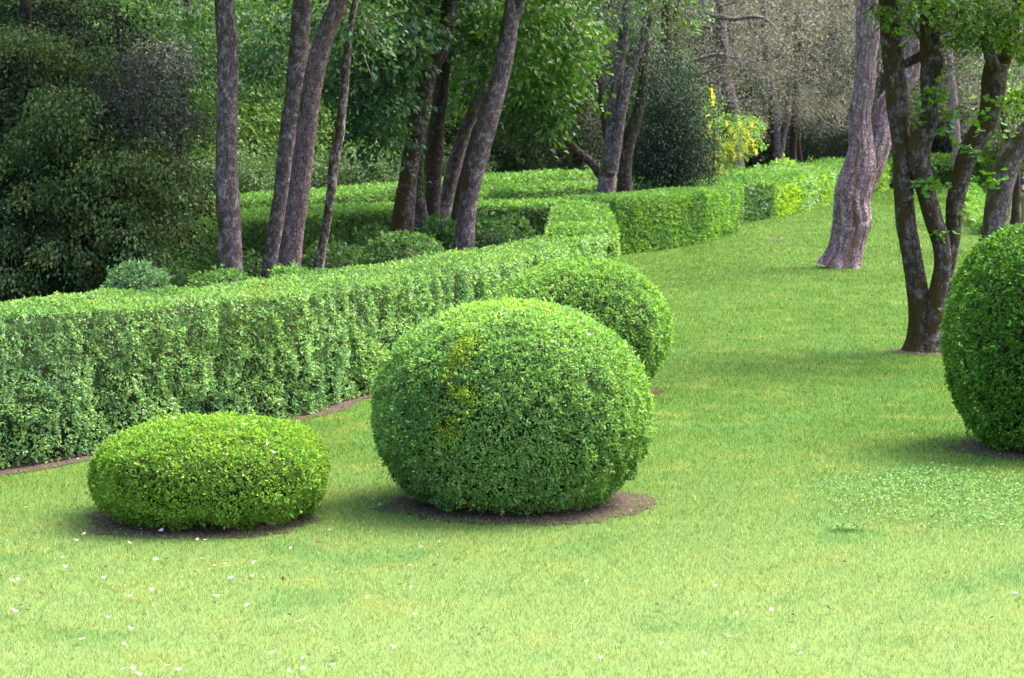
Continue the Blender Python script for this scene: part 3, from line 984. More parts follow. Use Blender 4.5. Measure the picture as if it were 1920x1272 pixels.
# --- trees in the hollow
tree('tree', 'double stemmed trunk rising from the hollow inside the curved hedge', 'tree',
     [dict(px=[(1137, 372, 37), (1139, 335, 34), (1144, 290, 30), (1148, 245, 24), (1151, 200, 22), (1157, 160, 21), (1163, 110, 18), (1170, 60, 18), (1177, 0, 19), (1182, -90, 17)], d=50, grow=4, rough=.07, seed=13),
      dict(px=[(1147, 325, 22), (1156, 280, 18), (1163, 225, 18), (1171, 180, 18), (1180, 140, 17), (1192, 110, 14), (1206, 78, 12), (1222, 30, 10)], d=49.8, name='branch', seed=14),
      dict(px=[(1126, 330, 17), (1110, 306, 16), (1085, 285, 14), (1062, 262, 13), (1043, 238, 12), (1030, 210, 10), (1018, 180, 8)], d=50.2, name='branch', seed=15, mat=M_bark_moss),
      dict(px=[(1140, 262, 17), (1134, 225, 16), (1126, 175, 13), (1116, 132, 15), (1112, 90, 12), (1108, 40, 9)], d=50.6, name='branch', seed=16, mat=M_bark_dark)],
     lambda off: crown_mesh('crown', px_off([(1165, 120, 45, 34, 50, 1.2), (1130, 60, 80, 60, 51, 1.5), (1190, 40, 40, 50, 50, 1.2), (1090, 110, 40, 40, 52, 1), (1160, -60, 200, 60, 50, 2.5)], off), .075, [(.025, .04, .03), (.05, .07, .055), (.085, .105, .09)], 110, 600, 16, mat=M_dry, tw=.35), bark=M_bark, group=g_tr)
tree('tree', 'dark ivy footed trunk next to the yew', 'tree',
     [dict(px=[(1172, 372, 32), (1171, 340, 28), (1172, 300, 27), (1180, 260, 26), (1194, 220, 22), (1204, 170, 20), (1207, 120, 18), (1210, 40, 16)], d=51.5, grow=3, rough=.08, seed=17),
      dict(px=[(1168, 300, 16), (1163, 270, 14), (1166, 235, 10), (1172, 190, 8)], d=51.4, name='branch', seed=18)],
     lambda off: crown_mesh('crown', px_off([(1172, 352, 16, 18, 51.2, .3), (1215, 120, 50, 60, 52, 1.5)], off), .075, YEW, 111, 160, 14), bark=M_bark_dark, group=g_tr)
def yew(off):
    LVc = [(1262, 120, 34, 40, 54, .6), (1255, 165, 52, 42, 54, .9), (1268, 205, 62, 40, 54, 1), (1235, 235, 55, 38, 53.6, 1), (1290, 250, 50, 36, 54, .9), (1250, 278, 76, 30, 54, 1.2), (1222, 290, 46, 22, 53.5, .9), (1262, 90, 14, 30, 52, .4), (1262, 118, 28, 26, 52.5, .5), (1252, 140, 38, 30, 54, .6), (1300, 300, 40, 30, 54, .8), (1260, 308, 62, 14, 53.6, .9), (1205, 250, 30, 30, 54, .6)]
    return crown_mesh('crown', px_off(LVc, off), .085, YEW, 112, 1100, 26, droop=.75, tw=.3, width=.35, cscale=1.2, hang=1.1, flatten=.25, twigs=False, mat=M_dry)
tree('yew_tree', 'dark drooping yew with a thin bare stem in the hollow', 'tree',
     [dict(px=[(1262, 372, 9), (1262, 335, 9), (1262, 250, 8), (1262, 150, 6), (1263, 95, 4)], d=54, seed=19)], yew, bark=M_bark_dark)
# laburnum with hanging yellow flower chains
def lab(off):
    return crown_mesh('crown', px_off([(1365, 250, 48, 36, 66, 1), (1345, 285, 30, 26, 66, .7), (1385, 225, 40, 20, 66, .8), (1335, 230, 16, 40, 66, .5), (1400, 265, 22, 26, 66, .5), (1350, 312, 34, 12, 66, .6), (1338, 180, 9, 18, 66, .4)], off), .085, [(.08, .16, .03), (.12, .24, .04), (.16, .27, .06)], 113, 260, 13, tw=.3, droop=.5)
tl = tree('laburnum_tree', 'small laburnum hung with yellow flower chains beside the yew', 'tree',
     [dict(px=[(1336, 352, 6), (1338, 320, 6), (1341, 285, 6), (1350, 255, 5), (1372, 235, 4)], d=66, seed=20, flare=0),
      dict(px=[(1334, 352, 5), (1329, 330, 4), (1325, 300, 4), (1320, 270, 3)], d=66, ground=True, seed=21, name='branch'),
      dict(px=[(1330, 266, 4), (1345, 262, 4), (1358, 250, 3)], d=65.5, seed=22, name='branch')], lab, bark=M_bark_dark)
FL = Leaves()
fl = [(1331, 238, 4, 11), (1330, 250, 4, 9), (1334, 170, 2, 6), (1336, 178, 2, 5), (1388, 232, 5, 6), (1382, 252, 4, 12), (1378, 262, 4, 9), (1404, 250, 6, 6), (1400, 262, 6, 7), (1412, 268, 5, 7), (1410, 232, 2, 6), (1362, 232, 4, 5), (1358, 272, 4, 5), (1368, 272, 5, 8), (1374, 278, 4, 7), (1394, 275, 4, 9), (1402, 276, 4, 10), (1322, 293, 5, 6), (1334, 288, 4, 7), (1343, 285, 3, 8), (1350, 290, 3, 8), (1360, 292, 3, 9), (1342, 306, 3, 7), (1353, 316, 3, 10), (1351, 325, 2, 6), (1364, 330, 2, 5), (1377, 292, 4, 8), (1418, 284, 3, 5), (1388, 290, 3, 6), (1348, 258, 4, 5), (1326, 222, 3, 6), (1370, 243, 4, 5), (1337, 190, 3, 6), (1395, 244, 4, 6)]
for u, v, ru, rv in fl:
    n = 36
    p = atd(u, v, 65.2)
    t = rng.random(n)
    P = np.stack([p[0] - tl.location.x + rng.normal(0, ru * .5, n) * (1.1 - .6 * t) * 65 / F, p[1] - tl.location.y + rng.normal(0, .12, n), p[2] + (rv * (1 - 2 * t)) * 65 / F], 1)
    FL.add(P, norm(rng.normal(0, .6, (n, 3)) + np.array([0, -.3, -.8])), rng.normal(0, 1, (n, 3)), .06, .045, np.array([[.52, .45, .04]]) * np.exp(rng.normal(0, .2, n))[:, None])
link(bpy.data.objects.new('flower_chains', FL.mesh('flower_chains', M_leaf)), tl)
# --- far oaks with grey olive leaves
def oakgrey(lst, seed, n, L=.10, kk=17):
    return lambda off: crown_mesh('crown', px_off(lst, off), L, OAKGREY, seed, n, kk, mat=M_dry, tw=.5, jitter=.4, cscale=.35, fill=.9, twigcol=(.16, .13, .12), width=.5, flatten=.7)
tree('oak_tree', 'thick grey trunk far behind the yellow flowering tree, with bare crooked limbs', 'tree',
     [dict(px=[(1378, 332, 36), (1377, 300, 33), (1376, 250, 31), (1370, 200, 28), (1362, 150, 24), (1356, 100, 22), (1352, 40, 20)], d=88, seed=23, grow=4),
      dict(px=[(1325, 28, 7), (1352, 33, 9), (1378, 36, 8), (1402, 32, 7), (1430, 34, 5), (1445, 45, 3), (1455, 54, 2)], d=78, name='branch', seed=24),
      dict(px=[(1300, 48, 6), (1322, 50, 6), (1340, 58, 5), (1352, 72, 4), (1362, 96, 3)], d=78, name='branch', seed=25),
      dict(px=[(1402, 34, 4), (1408, 50, 4), (1424, 68, 3), (1432, 90, 2), (1440, 104, 2)], d=78, name='branch', seed=26),
      dict(px=[(1300, 115, 6), (1325, 106, 6), (1352, 102, 5), (1375, 108, 3), (1400, 112, 2)], d=79, name='branch', seed=27),
      dict(px=[(1318, 140, 5), (1340, 128, 5), (1360, 122, 4), (1385, 130, 2)], d=79, name='branch', seed=28),
      dict(px=[(1336, 28, 4), (1350, 12, 4), (1375, 5, 3), (1395, -8, 2)], d=78, name='branch', seed=29),
      dict(px=[(1344, 32, 3), (1352, 50, 3), (1354, 80, 2.4), (1364, 110, 2)], d=78, name='branch', seed=30),
      dict(px=[(1332, 150, 4), (1340, 156, 3), (1354, 142, 2)], d=79, name='branch', seed=31)],
     oakgrey([(1350, 60, 110, 70, 84, 3), (1330, 140, 80, 50, 84, 2.5), (1400, 160, 70, 55, 86, 2.5), (1440, 90, 80, 70, 86, 3), (1380, -40, 200, 60, 84, 4), (1420, 210, 60, 22, 88, 2)], 120, 900), bark=M_bark)
tree('oak_tree', 'forked far trunk under the grey olive canopy', 'tree',
     [dict(px=[(1459, 318, 22), (1458, 290, 21), (1455, 255, 20), (1452, 220, 20), (1448, 180, 18), (1440, 120, 15)], d=98, seed=33, grow=5),
      dict(px=[(1462, 290, 17), (1468, 255, 14), (1475, 225, 13), (1478, 190, 12), (1484, 130, 9)], d=98, name='branch', seed=34)],
     oakgrey([(1500, 60, 110, 80, 96, 3.5), (1530, 150, 80, 60, 96, 3), (1480, 170, 60, 45, 98, 2.5), (1590, 90, 70, 90, 98, 3), (1470, 0, 120, 60, 96, 3), (1560, -40, 200, 60, 98, 4)], 121, 950), bark=M_bark)
tree('oak_tree', 'slim upright far trunk right of the forked far trunk', 'tree',
     [dict(px=[(1487, 314, 15), (1487, 280, 13), (1489, 240, 14), (1490, 200, 12), (1492, 120, 9)], d=103, seed=35, grow=4)],
     oakgrey([(1560, 190, 60, 40, 103, 3), (1510, 200, 40, 26, 103, 2), (1590, 20, 60, 80, 103, 3)], 122, 330), bark=M_bark_dark)
tree('oak_tree', 'thinnest far trunk leaning left, behind the slim upright one', 'tree',
     [dict(px=[(1501, 310, 11), (1498, 280, 9), (1496, 240, 8), (1496, 200, 7), (1498, 140, 6)], d=106, seed=36, grow=3)],
     oakgrey([(1540, 215, 40, 25, 107, 2)], 123, 80), bark=M_bark_dark)
# --- twisted tree on the lawn
p16 = [(1576, 503, 66), (1585, 478, 60), (1592, 445, 60), (1599, 418, 65), (1598, 385, 65), (1601, 355, 66), (1610, 325, 62), (1614, 300, 54), (1615, 275, 46), (1613, 240, 41), (1613, 210, 38), (1620, 170, 37), (1624, 120, 35), (1626, 80, 40), (1630, 35, 46), (1636, -30, 42), (1640, -120, 36)]
tree('twisted_tree', 'twisted tree with deeply furrowed pinkish bark alone on the lawn', 'tree',
     [dict(px=p16, d=40.2, grow=4, seed=37, seg=84, per=16, ridges=13, ridge_amp=.14, rough=.035, flare=.28),
      dict(px=[(1606, 385, 40), (1622, 340, 44), (1640, 300, 42), (1652, 262, 38), (1655, 225, 34), (1661, 195, 33), (1683, 170, 33), (1703, 145, 34), (1715, 110, 32), (1720, 70, 32), (1735, 10, 30), (1750, -80, 26)], d=40.3, dd=.02, name='branch', seed=38, seg=60, per=14, ridges=9, ridge_amp=.12, grow=3, rough=.04)],
     lambda off: crown_mesh('crown', px_off([(1640, -170, 230, 90, 40, 3)], off), .11, MAPLE, 130, 90, 14), bark=M_bark_pink)
# --- mossy multi stemmed oak on the lawn
def oak_crown(off):
    return crown_mesh('crown', px_off([(1700, 15, 40, 20, 24, .4), (1790, 5, 80, 22, 24, .7), (1830, 45, 45, 30, 24, .5), (1885, 40, 60, 40, 24.2, .7), (1800, 60, 26, 22, 23.8, .3), (1910, 90, 30, 28, 24, .4), (1900, 170, 36, 34, 25, .5), (1800, -80, 220, 60, 24, 1.6), (1780, 75, 26, 16, 24.5, .3)], off), .085, OAKLEAF, 131, 560, 13, tw=.16, width=.62, droop=.35, twigs=True)
t17 = tree('mossy_oak', 'mossy many stemmed oak on the lawn left of the tall box ball', 'tree',
     [dict(px=[(1722, 660, 54), (1724, 630, 46), (1723, 570, 42), (1710, 487, 37), (1698, 410, 37), (1694, 330, 36), (1690, 264, 34), (1684, 200, 40), (1677, 135, 38), (1672, 66, 40), (1668, 0, 39), (1664, -100, 34)], d=24.4, grow=3, seed=41, seg=40, rough=.075, flare=.5),
      dict(px=[(1748, 662, 56), (1751, 620, 44), (1755, 570, 37), (1768, 500, 32), (1763, 450, 33), (1748, 405, 34), (1734, 350, 36), (1724, 300, 42), (1724, 272, 44), (1738, 240, 36), (1745, 200, 33), (1743, 160, 33), (1749, 118, 44), (1745, 100, 36), (1743, 66, 35), (1744, 0, 33), (1748, -100, 30)], d=24.3, ground=True, seed=42, seg=40, rough=.08, name='trunk', grow=3, flare=.4),
      dict(px=[(1768, 560, 26), (1776, 500, 30), (1783, 460, 31), (1788, 424, 31), (1790, 390, 33), (1795, 360, 34), (1810, 300, 37), (1832, 258, 40), (1852, 225, 39), (1862, 180, 43), (1864, 150, 46), (1868, 120, 42)], d=24.5, seed=43, seg=36, rough=.075, name='branch', grow=0),
      dict(px=[(1866, 135, 26), (1856, 100, 24), (1846, 66, 22), (1838, 30, 20), (1832, -20, 17), (1828, -80, 15)], d=24.4, seed=44, name='branch', grow=2),
      dict(px=[(1870, 140, 34), (1884, 110, 28), (1896, 85, 26), (1904, 50, 25), (1914, 0, 24), (1926, -70, 22)], d=24.6, seed=45, name='branch', grow=2),
      dict(px=[(1745, 100, 18), (1722, 108, 18), (1700, 119, 16), (1676, 134, 14)], d=24.42, seed=46, name='branch'),
      dict(px=[(1724, 72, 6), (1716, 58, 6), (1708, 46, 5), (1700, 36, 3)], d=24.3, seed=47, name='branch')],
     oak_crown, bark=M_bark_moss)
# leafy shoots on its stems, each leaf a piece of its own
def oak_leaf_mesh(seed):
    r = random.Random(seed)
    L_ = .085
    prof = [(0, .004), (.12, .012), (.3, .022), (.38, .014), (.52, .03), (.6, .02), (.76, .033), (.88, .02), (1, .0)]
    V, Fc = [], []
    for t, w in prof:
        z = -.012 * math.sin(t * 3) + .004 * r.uniform(-1, 1)
        V += [(-w * 1.1, t * L_, z + w * .25), (0, t * L_, z), (w * 1.1, t * L_, z + w * .25)]
    for i in range(len(prof) - 1):
        a = i * 3
        Fc += [(a, a + 1, a + 4, a + 3), (a + 1, a + 2, a + 5, a + 4)]
    me = bpy.data.meshes.new('leaf')
    me.from_pydata(V, [], Fc)
    c = OAKLEAF[seed % 3]
    a = me.attributes.new('col', 'FLOAT_COLOR', 'POINT')
    a.data.foreach_set('color', np.array([(*[k * r.uniform(.9, 1.3) for k in c], 1)] * len(V), np.float32).ravel())
    me.materials.append(M_leaf)
    return me
LM = [oak_leaf_mesh(i) for i in range(5)]
def shoot(parent, u, v, d, n, spread, seed, fall=.2):
    r = random.Random(seed)
    p = atd(u, v, d)
    o0 = Vector(p) - parent.location
    pts = np.array([[*(o0 + Vector((0, .12, -.05))), .006], [*(o0 + Vector((.02, 0, 0))), .005], [*(o0 + Vector((spread * .5, -.06, .02))), .003]])
    tw = link(bpy.data.objects.new('leafy_shoot', tube_mesh('twig', pts, M_bark_dark, seg=5, per=4)), parent)
    for i in range(n):
        lf = link(bpy.data.objects.new('leaf', LM[r.randrange(5)]), tw)
        lf.location = o0 + Vector((r.gauss(0, spread * .55), r.gauss(-.03, spread * .3), r.gauss(-fall * spread, spread * .42)))
        a = r.uniform(0, 6.28)
        lf.rotation_euler = (r.uniform(-1.0, .5), r.uniform(-.5, .5), a)
        s = r.uniform(.75, 1.5)
        lf.scale = (s, s, s)
for a in [(1745, 175, 24.05, 20, .17, 1), (1762, 178, 24.1, 12, .12, 2), (1728, 212, 24.05, 14, .12, 3), (1776, 210, 24.1, 14, .12, 4), (1772, 236, 24.1, 10, .10, 5), (1778, 125, 24.2, 12, .12, 6), (1843, 215, 24.1, 18, .15, 7), (1818, 278, 24.1, 18, .15, 8), (1800, 268, 24.1, 8, .1, 9), (1742, 342, 24.0, 20, .15, 10), (1722, 335, 24.05, 9, .1, 11), (1765, 350, 24.1, 9, .12, 12), (1772, 436, 24.1, 12, .10, 13), (1862, 178, 24.1, 8, .1, 14), (1858, 250, 24.6, 14, .2, 15), (1890, 190, 24.6, 16, .2, 16), (1818, 340, 24.9, 22, .22, 17), (1850, 330, 24.9, 20, .2, 18), (1800, 400, 24.3, 8, .12, 19), (1695, 55, 24, 12, .16, 20), (1905, 90, 24.1, 14, .16, 21)]:
    shoot(t17, a[0], a[1], a[2], a[3], a[4], a[5])
tree('tree', 'lighter leaning trunk behind the tall box ball at the right edge', 'tree',
     [dict(px=[(1866, 440, 50), (1868, 410, 47), (1874, 370, 46), (1883, 330, 46), (1893, 300, 45), (1908, 275, 43), (1930, 245, 41), (1960, 205, 38), (1990, 140, 36)], d=46, seed=48, grow=3, seg=30, rough=.05)],
     lambda off: crown_mesh('crown', px_off([(1900, 215, 40, 26, 46, .8), (1980, 100, 120, 90, 46, 2), (1910, 140, 50, 20, 46, .8)], off), .09, BRIGHT, 132, 180, 12), bark=M_bark)
tree('tree', 'dark slim trunk beside the person at the right edge', 'tree',
     [dict(px=[(1904, 415, 17), (1905, 380, 15), (1906, 340, 14), (1903, 300, 14), (1890, 260, 14), (1880, 220, 13), (1878, 160, 11)], d=60, seed=49, grow=3)],
     lambda off: crown_mesh('crown', px_off([(1890, 150, 60, 50, 62, 2)], off), .1, OAKGREY, 133, 120, 14, mat=M_dry), bark=M_bark_dark)
tree('tree', 'pale lilac thin trunk seen between the stems of the mossy oak', 'tree',
     [dict(px=[(1795, 318, 18), (1794, 280, 17), (1791, 230, 15), (1788, 180, 13), (1782, 120, 11)], d=84, seed=50, grow=4)],
     oakgrey([(1800, 140, 90, 60, 86, 3), (1870, 120, 70, 70, 86, 3), (1850, 210, 60, 50, 88, 2.5), (1760, 60, 90, 70, 86, 3), (1850, 20, 90, 60, 86, 3), (1960, 130, 80, 90, 86, 3)], 124, 800), bark=M_bark_pink)

# --- dark hawthorn mass at the left
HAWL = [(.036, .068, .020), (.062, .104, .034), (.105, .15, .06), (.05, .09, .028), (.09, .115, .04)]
def haw(off):
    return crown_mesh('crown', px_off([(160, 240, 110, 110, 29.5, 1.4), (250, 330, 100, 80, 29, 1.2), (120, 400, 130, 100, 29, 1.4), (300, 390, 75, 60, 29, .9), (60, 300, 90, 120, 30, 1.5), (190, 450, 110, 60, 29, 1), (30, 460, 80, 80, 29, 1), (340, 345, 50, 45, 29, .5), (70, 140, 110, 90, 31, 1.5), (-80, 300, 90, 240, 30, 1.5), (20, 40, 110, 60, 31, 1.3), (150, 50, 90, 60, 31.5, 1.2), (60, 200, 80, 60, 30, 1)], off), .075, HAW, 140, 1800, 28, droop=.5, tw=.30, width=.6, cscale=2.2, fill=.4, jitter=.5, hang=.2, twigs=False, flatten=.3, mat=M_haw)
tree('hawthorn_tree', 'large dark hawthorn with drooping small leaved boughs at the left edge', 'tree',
     [dict(px=[(72, 545, 30), (76, 480, 26), (72, 380, 23), (60, 280, 22), (52, 180, 22), (50, 80, 22), (46, -30, 20)], d=30, seed=60, grow=3),
      dict(px=[(106, 545, 13), (105, 500, 12), (100, 440, 11), (112, 380, 9)], d=29.3, ground=True, name='trunk', seed=61),
      dict(px=[(62, 160, 10), (30, 175, 9), (0, 190, 8), (-40, 200, 6)], d=30, name='branch', seed=62),
      dict(px=[(76, 330, 8), (110, 250, 6), (115, 180, 5), (110, 90, 4)], d=30.2, name='branch', seed=63),
      dict(px=[(76, 400, 9), (150, 330, 7), (250, 300, 5), (340, 330, 3)], d=29.6, name='branch', seed=64)],
     haw, bark=M_bark_dark)
th_ = [o for o in bpy.data.objects if o.name == 'hawthorn_tree'][0]
spr = [(100, 215, 50, 16), (150, 265, 50, 14), (215, 285, 40, 14), (300, 290, 55, 14), (220, 300, 60, 15), (130, 330, 45, 16), (340, 345, 45, 12), (270, 350, 55, 14), (200, 375, 50, 16), (320, 400, 40, 16), (150, 410, 45, 14), (240, 425, 50, 15), (60, 350, 45, 18), (40, 430, 45, 18), (120, 455, 45, 15), (20, 500, 40, 16), (180, 480, 40, 14), (290, 460, 40, 16), (90, 240, 45, 16), (30, 270, 40, 18), (120, 170, 50, 16), (60, 60, 60, 20), (150, 90, 55, 16)]
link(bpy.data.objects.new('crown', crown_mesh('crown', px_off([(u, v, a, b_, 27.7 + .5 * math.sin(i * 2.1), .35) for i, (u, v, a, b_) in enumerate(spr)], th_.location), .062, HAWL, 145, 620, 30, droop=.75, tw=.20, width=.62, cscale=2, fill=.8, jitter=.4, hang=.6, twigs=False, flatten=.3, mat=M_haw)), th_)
high(th_, [(-7, 30, 7.5, 3.2, 3, 1.6), (-10.5, 30, 7.5, 3, 3, 1.6), (-4.5, 31, 8, 2.6, 2.5, 1.4)], 330, 1000)  # unseen clumps added above the hawthorn to block the sky
tree('tree', 'small tree with dusky grey purple leaves behind the hawthorn', 'tree',
     [dict(px=[(240, 420, 14), (245, 330, 12), (250, 220, 10), (230, 120, 9)], d=36, seed=65, grow=1)],
     lambda off: crown_mesh('crown', px_off([(225, 120, 70, 25, 29, .6), (255, 165, 70, 26, 28.8, .6), (305, 200, 50, 22, 28.6, .5), (340, 222, 36, 15, 28.6, .4), (285, 240, 34, 14, 28.6, .3), (300, 110, 50, 40, 35, .7)], off), .06, DARKGREY, 141, 420, 18, mat=M_dry, tw=.25, jitter=.4, twigs=False), bark=M_bark_dark)
tree('maple_tree', 'green maple spreading over the top left between hawthorn and straight trunk', 'tree',
     [dict(px=[(330, 430, 16), (335, 300, 14), (345, 150, 12), (350, 20, 12)], d=42, seed=66, grow=2)],
     lambda off: crown_mesh('crown', px_off([(330, 60, 90, 60, 40, 1.5), (370, 120, 60, 50, 40, 1), (270, 30, 90, 40, 38, 1), (500, 60, 80, 70, 42, 1.5), (480, 130, 60, 40, 43, 1), (620, 40, 60, 60, 43, 1), (660, 170, 50, 60, 43, 1)], off), .11, MAPLE, 142, 560, 15, droop=.45), bark=M_bark_dark)

# --- green foliage hanging in at the top right of centre
tree('tree', 'bright lime leaved tree whose bough hangs in at the top centre right', 'tree',
     [dict(px=[(1262, 470, 30), (1255, 300, 26), (1250, 100, 22), (1255, -120, 20)], d=58.5, seed=67, grow=2)],
     lambda off: crown_mesh('crown', px_off([(1265, 22, 45, 26, 45, .8), (1230, 8, 40, 22, 45, .8), (1300, 36, 24, 16, 45, .5), (1260, -90, 150, 60, 48, 3)], off), .11, BRIGHT, 143, 170, 14), bark=M_bark_dark)

# --- background wood: each tree a trunk and a crown reaching low, copied from a few kinds
def proto(name, crown_args, trunk_r, h):
    root = empty(name)
    pts = np.array([[0, 0, -.1, trunk_r * 1.3], [.1, 0, h * .2, trunk_r], [.3, .1, h * .5, trunk_r * .8], [.1, .2, h * .85, trunk_r * .4]])
    link(bpy.data.objects.new('trunk', tube_mesh('trunk', pts, M_bark_dark, seg=12, seed=len(name), flare=.3)), root)
    link(bpy.data.objects.new('crown', crown_mesh('crown', **crown_args)), root)
    return root
def ell(n, R, z0, z1, s):
    g = random.Random(s)
    out = []
    for i in range(n):
        a = g.uniform(0, 6.28); r = R * g.random() ** .5 * .75
        z = g.uniform(z0, z1)
        f = 1 - .45 * abs(z - (z0 + z1) / 2) / ((z1 - z0) / 2)
        rr = g.uniform(.28, .45) * R
        out.append(((math.cos(a) * r * f, math.sin(a) * r * f, z), (rr, rr, rr * g.uniform(.45, .75))))
    return out
K = {
 'bright': proto('leafy_tree', dict(clumps=ell(26, 4.5, 1.2, 12, 1), L=.15, cols=BRIGHT, seed=151, n_tw=2400, k=13, droop=.3, tw=.5, jitter=.35, twigs=False), .22, 12),
 'mid': proto('leafy_tree', dict(clumps=ell(26, 4.5, 1.0, 13, 2), L=.15, cols=[(.011, .032, .011), (.022, .055, .018), (.038, .084, .03)], seed=152, n_tw=2400, k=13, droop=.4, tw=.5, jitter=.35, twigs=False), .25, 13),
 'grey': proto('olive_oak', dict(clumps=ell(26, 4.5, 2.0, 13, 3), L=.13, cols=OAKGREY, seed=153, n_tw=2400, k=15, droop=.3, tw=.5, jitter=.4, mat=M_dry, twigcol=(.15, .12, .11)), .28, 13),
 'dark': proto('evergreen_oak', dict(clumps=ell(26, 4.2, .6, 13, 4), L=.12, cols=[(.018, .028, .016), (.033, .045, .03), (.05, .062, .045)], seed=154, n_tw=2400, k=15, droop=.4, tw=.5, jitter=.4, mat=M_dry), .22, 13),
 'bush': proto('woodland_bush', dict(clumps=ell(14, 2.6, .3, 2.4, 5), L=.12, cols=[(.024, .05, .018), (.044, .084, .03), (.068, .112, .046)], seed=155, n_tw=620, k=13, droop=.3, tw=.35, jitter=.35, twigs=False), .06, 1.6),
}
used = set()
def place(kind, u, d, s, rot, label, sz=None):
    src = K[kind]
    p = atd(u, 400, d)
    if kind in used:
        o = src.copy(); link(o)
        for ch in src.children:
            c = ch.copy(); link(c); c.parent = o
    else:
        o = src; used.add(kind)
    o.location = (p[0], d, 0)
    o.rotation_euler = (0, 0, rot)
    o.scale = (s, s, sz or s)
    tag(o, label, 'bush' if kind == 'bush' else 'tree', 'woodland bushes' if kind == 'bush' else 'trees of the background wood')
back = [
 ('mid', -60, 52, 1.0, .3, 'green tree behind the hawthorn at the very left edge'),
 ('mid', 130, 56, 1.0, 1.3, 'green tree showing through the gaps in the hawthorn'),
 ('bright', 330, 66, 1.0, 2.2, 'sunlit tree between the hawthorn and the straight trunk'),
 ('bright', 470, 72, 1.0, .4, 'yellow green sunlit tree right behind the leaning pair'),
 ('bright', 640, 84, 1.1, 3.5, 'sunlit tree seen right of the leaning pair'),
 ('mid', 560, 92, 1.2, 5.5, 'mid green tree farther back behind the leaning pair'),
 ('bright', 760, 88, 1.0, 4.2, 'sunlit tree behind the burred trunk'),
 ('mid', 850, 92, 1.1, 2.9, 'mid green tree behind the trunk cluster'),
 ('bright', 930, 96, .9, 1.1, 'pale green tree seen just right of the big leaning trunk'),
 ('mid', 1010, 102, 1.1, .2, 'green tree low behind the hanging maple leaves'),
 ('dark', 985, 90, .85, .9, 'dark evergreen behind the right hanging maple leaves'),
 ('dark', 1085, 86, 1.0, 2.0, 'dark grey evergreen behind the low mossy branch'),
 ('dark', 1150, 108, 1.2, 4.4, 'dark evergreen behind the double stemmed trunk'),
 ('bright', 1190, 96, .7, 5.1, 'small sunlit tree glimpsed between double trunk and yew'),
 ('dark', 1250, 100, 1.1, 5.8, 'dark evergreen directly behind the yew'),
 ('grey', 1330, 112, 1.2, .7, 'grey olive tree behind the bare crooked limbs'),
 ('mid', 1400, 122, 1.1, 3.0, 'green tree low behind the thick far trunk'),
 ('grey', 1455, 120, 1.2, 2.6, 'grey olive tree behind the forked far trunk'),
 ('mid', 1520, 138, 1.1, 1.9, 'green tree far behind the slim far trunks'),
 ('grey', 1560, 124, 1.25, 4.0, 'grey olive tree left of the twisted tree'),
 ('dark', 1590, 112, .6, 1.4, 'low dark evergreen just left of the twisted tree'),
 ('grey', 1650, 128, 1.3, 5.0, 'grey olive tree directly behind the twisted tree'),
 ('bright', 1660, 140, 1.1, 2.4, 'bright green tree glimpsed right of the twisted trunk'),
 ('grey', 1730, 122, 1.2, .1, 'grey olive tree seen between the first stems of the mossy oak'),
 ('mid', 1770, 146, 1.2, 3.3, 'green tree far behind the mossy oak'),
 ('grey', 1830, 118, 1.2, 1.5, 'grey olive tree behind the slanting oak stem'),
 ('grey', 1920, 116, 1.2, 3.8, 'grey olive tree at the right edge'),
 ('bright', 1880, 106, .6, .8, 'small sunlit tree low behind the right hand trunk'),
 ('mid', 2040, 100, 1.2, 2.1, 'green tree just beyond the right edge'),
 ('mid', 240, 84, 1.2, 4.9, 'tall green tree farther back behind the hawthorn'),
 ('mid', 20, 80, 1.2, 2.7, 'tall green tree farther back at the left edge'),
]
for b in back:
    place(*b)
bushes = [
 (700, 66, .8, .5, 'grey green bush behind the back hedge left of the burred trunk'),
 (650, 70, .9, 2.5, 'grey green bush behind the thin lichened trunk'),
 (570, 68, .8, 4.0, 'bush behind the back hedge beside the leaning pair'),
 (450, 60, .8, 1.0, 'brownish bush just right of the straight trunk'),
 (370, 58, .8, 3.0, 'bush just left of the straight trunk'),
 (870, 80, .8, 5.0, 'bush behind the back hedge at the trunk cluster'),
 (960, 90, 1.0, .2, 'bush behind the back hedge right of the big leaning trunk'),
 (1040, 98, 1.0, 1.8, 'bush under the low mossy branch'),
 (1190, 92, .8, 2.8, 'bush behind the dark trunk in the hollow'),
 (1425, 150, 1.6, .9, 'leafy bush behind the distant low hedge'),
 (1530, 150, 1.8, 3.9, 'bright bush at the right end of the distant low hedge'),
 (1635, 112, .9, .6, 'pale bush tucked against the twisted trunk'),
 (1765, 122, 1.6, 2.2, 'pale green mound behind the far right hedges'),
 (1850, 120, 1.3, 4.6, 'pale green bush behind the slanting oak stem'),
 (1580, 118, 1.3, 5.4, 'dark bush beside the distant person'),
 (1950, 110, 1.4, 1.2, 'pale green bush at the right edge behind the person'),
]
for b in bushes:
    place('bush', *b)
# far wood mass
LV = [((x, 158 + 6 * math.sin(x), 6 + 3 * math.sin(x * .7)), (7, 4, 8)) for x in range(-62, 70, 8)]
o = link(bpy.data.objects.new('distant_wood', crown_mesh('distant_wood', LV, .36, [(.02, .045, .016), (.04, .07, .026), (.055, .075, .04)], 170, 2400, 12, tw=.9, twigs=False)))
tag(o, 'distant wood closing the view behind all the trees', 'wood', kind='stuff')
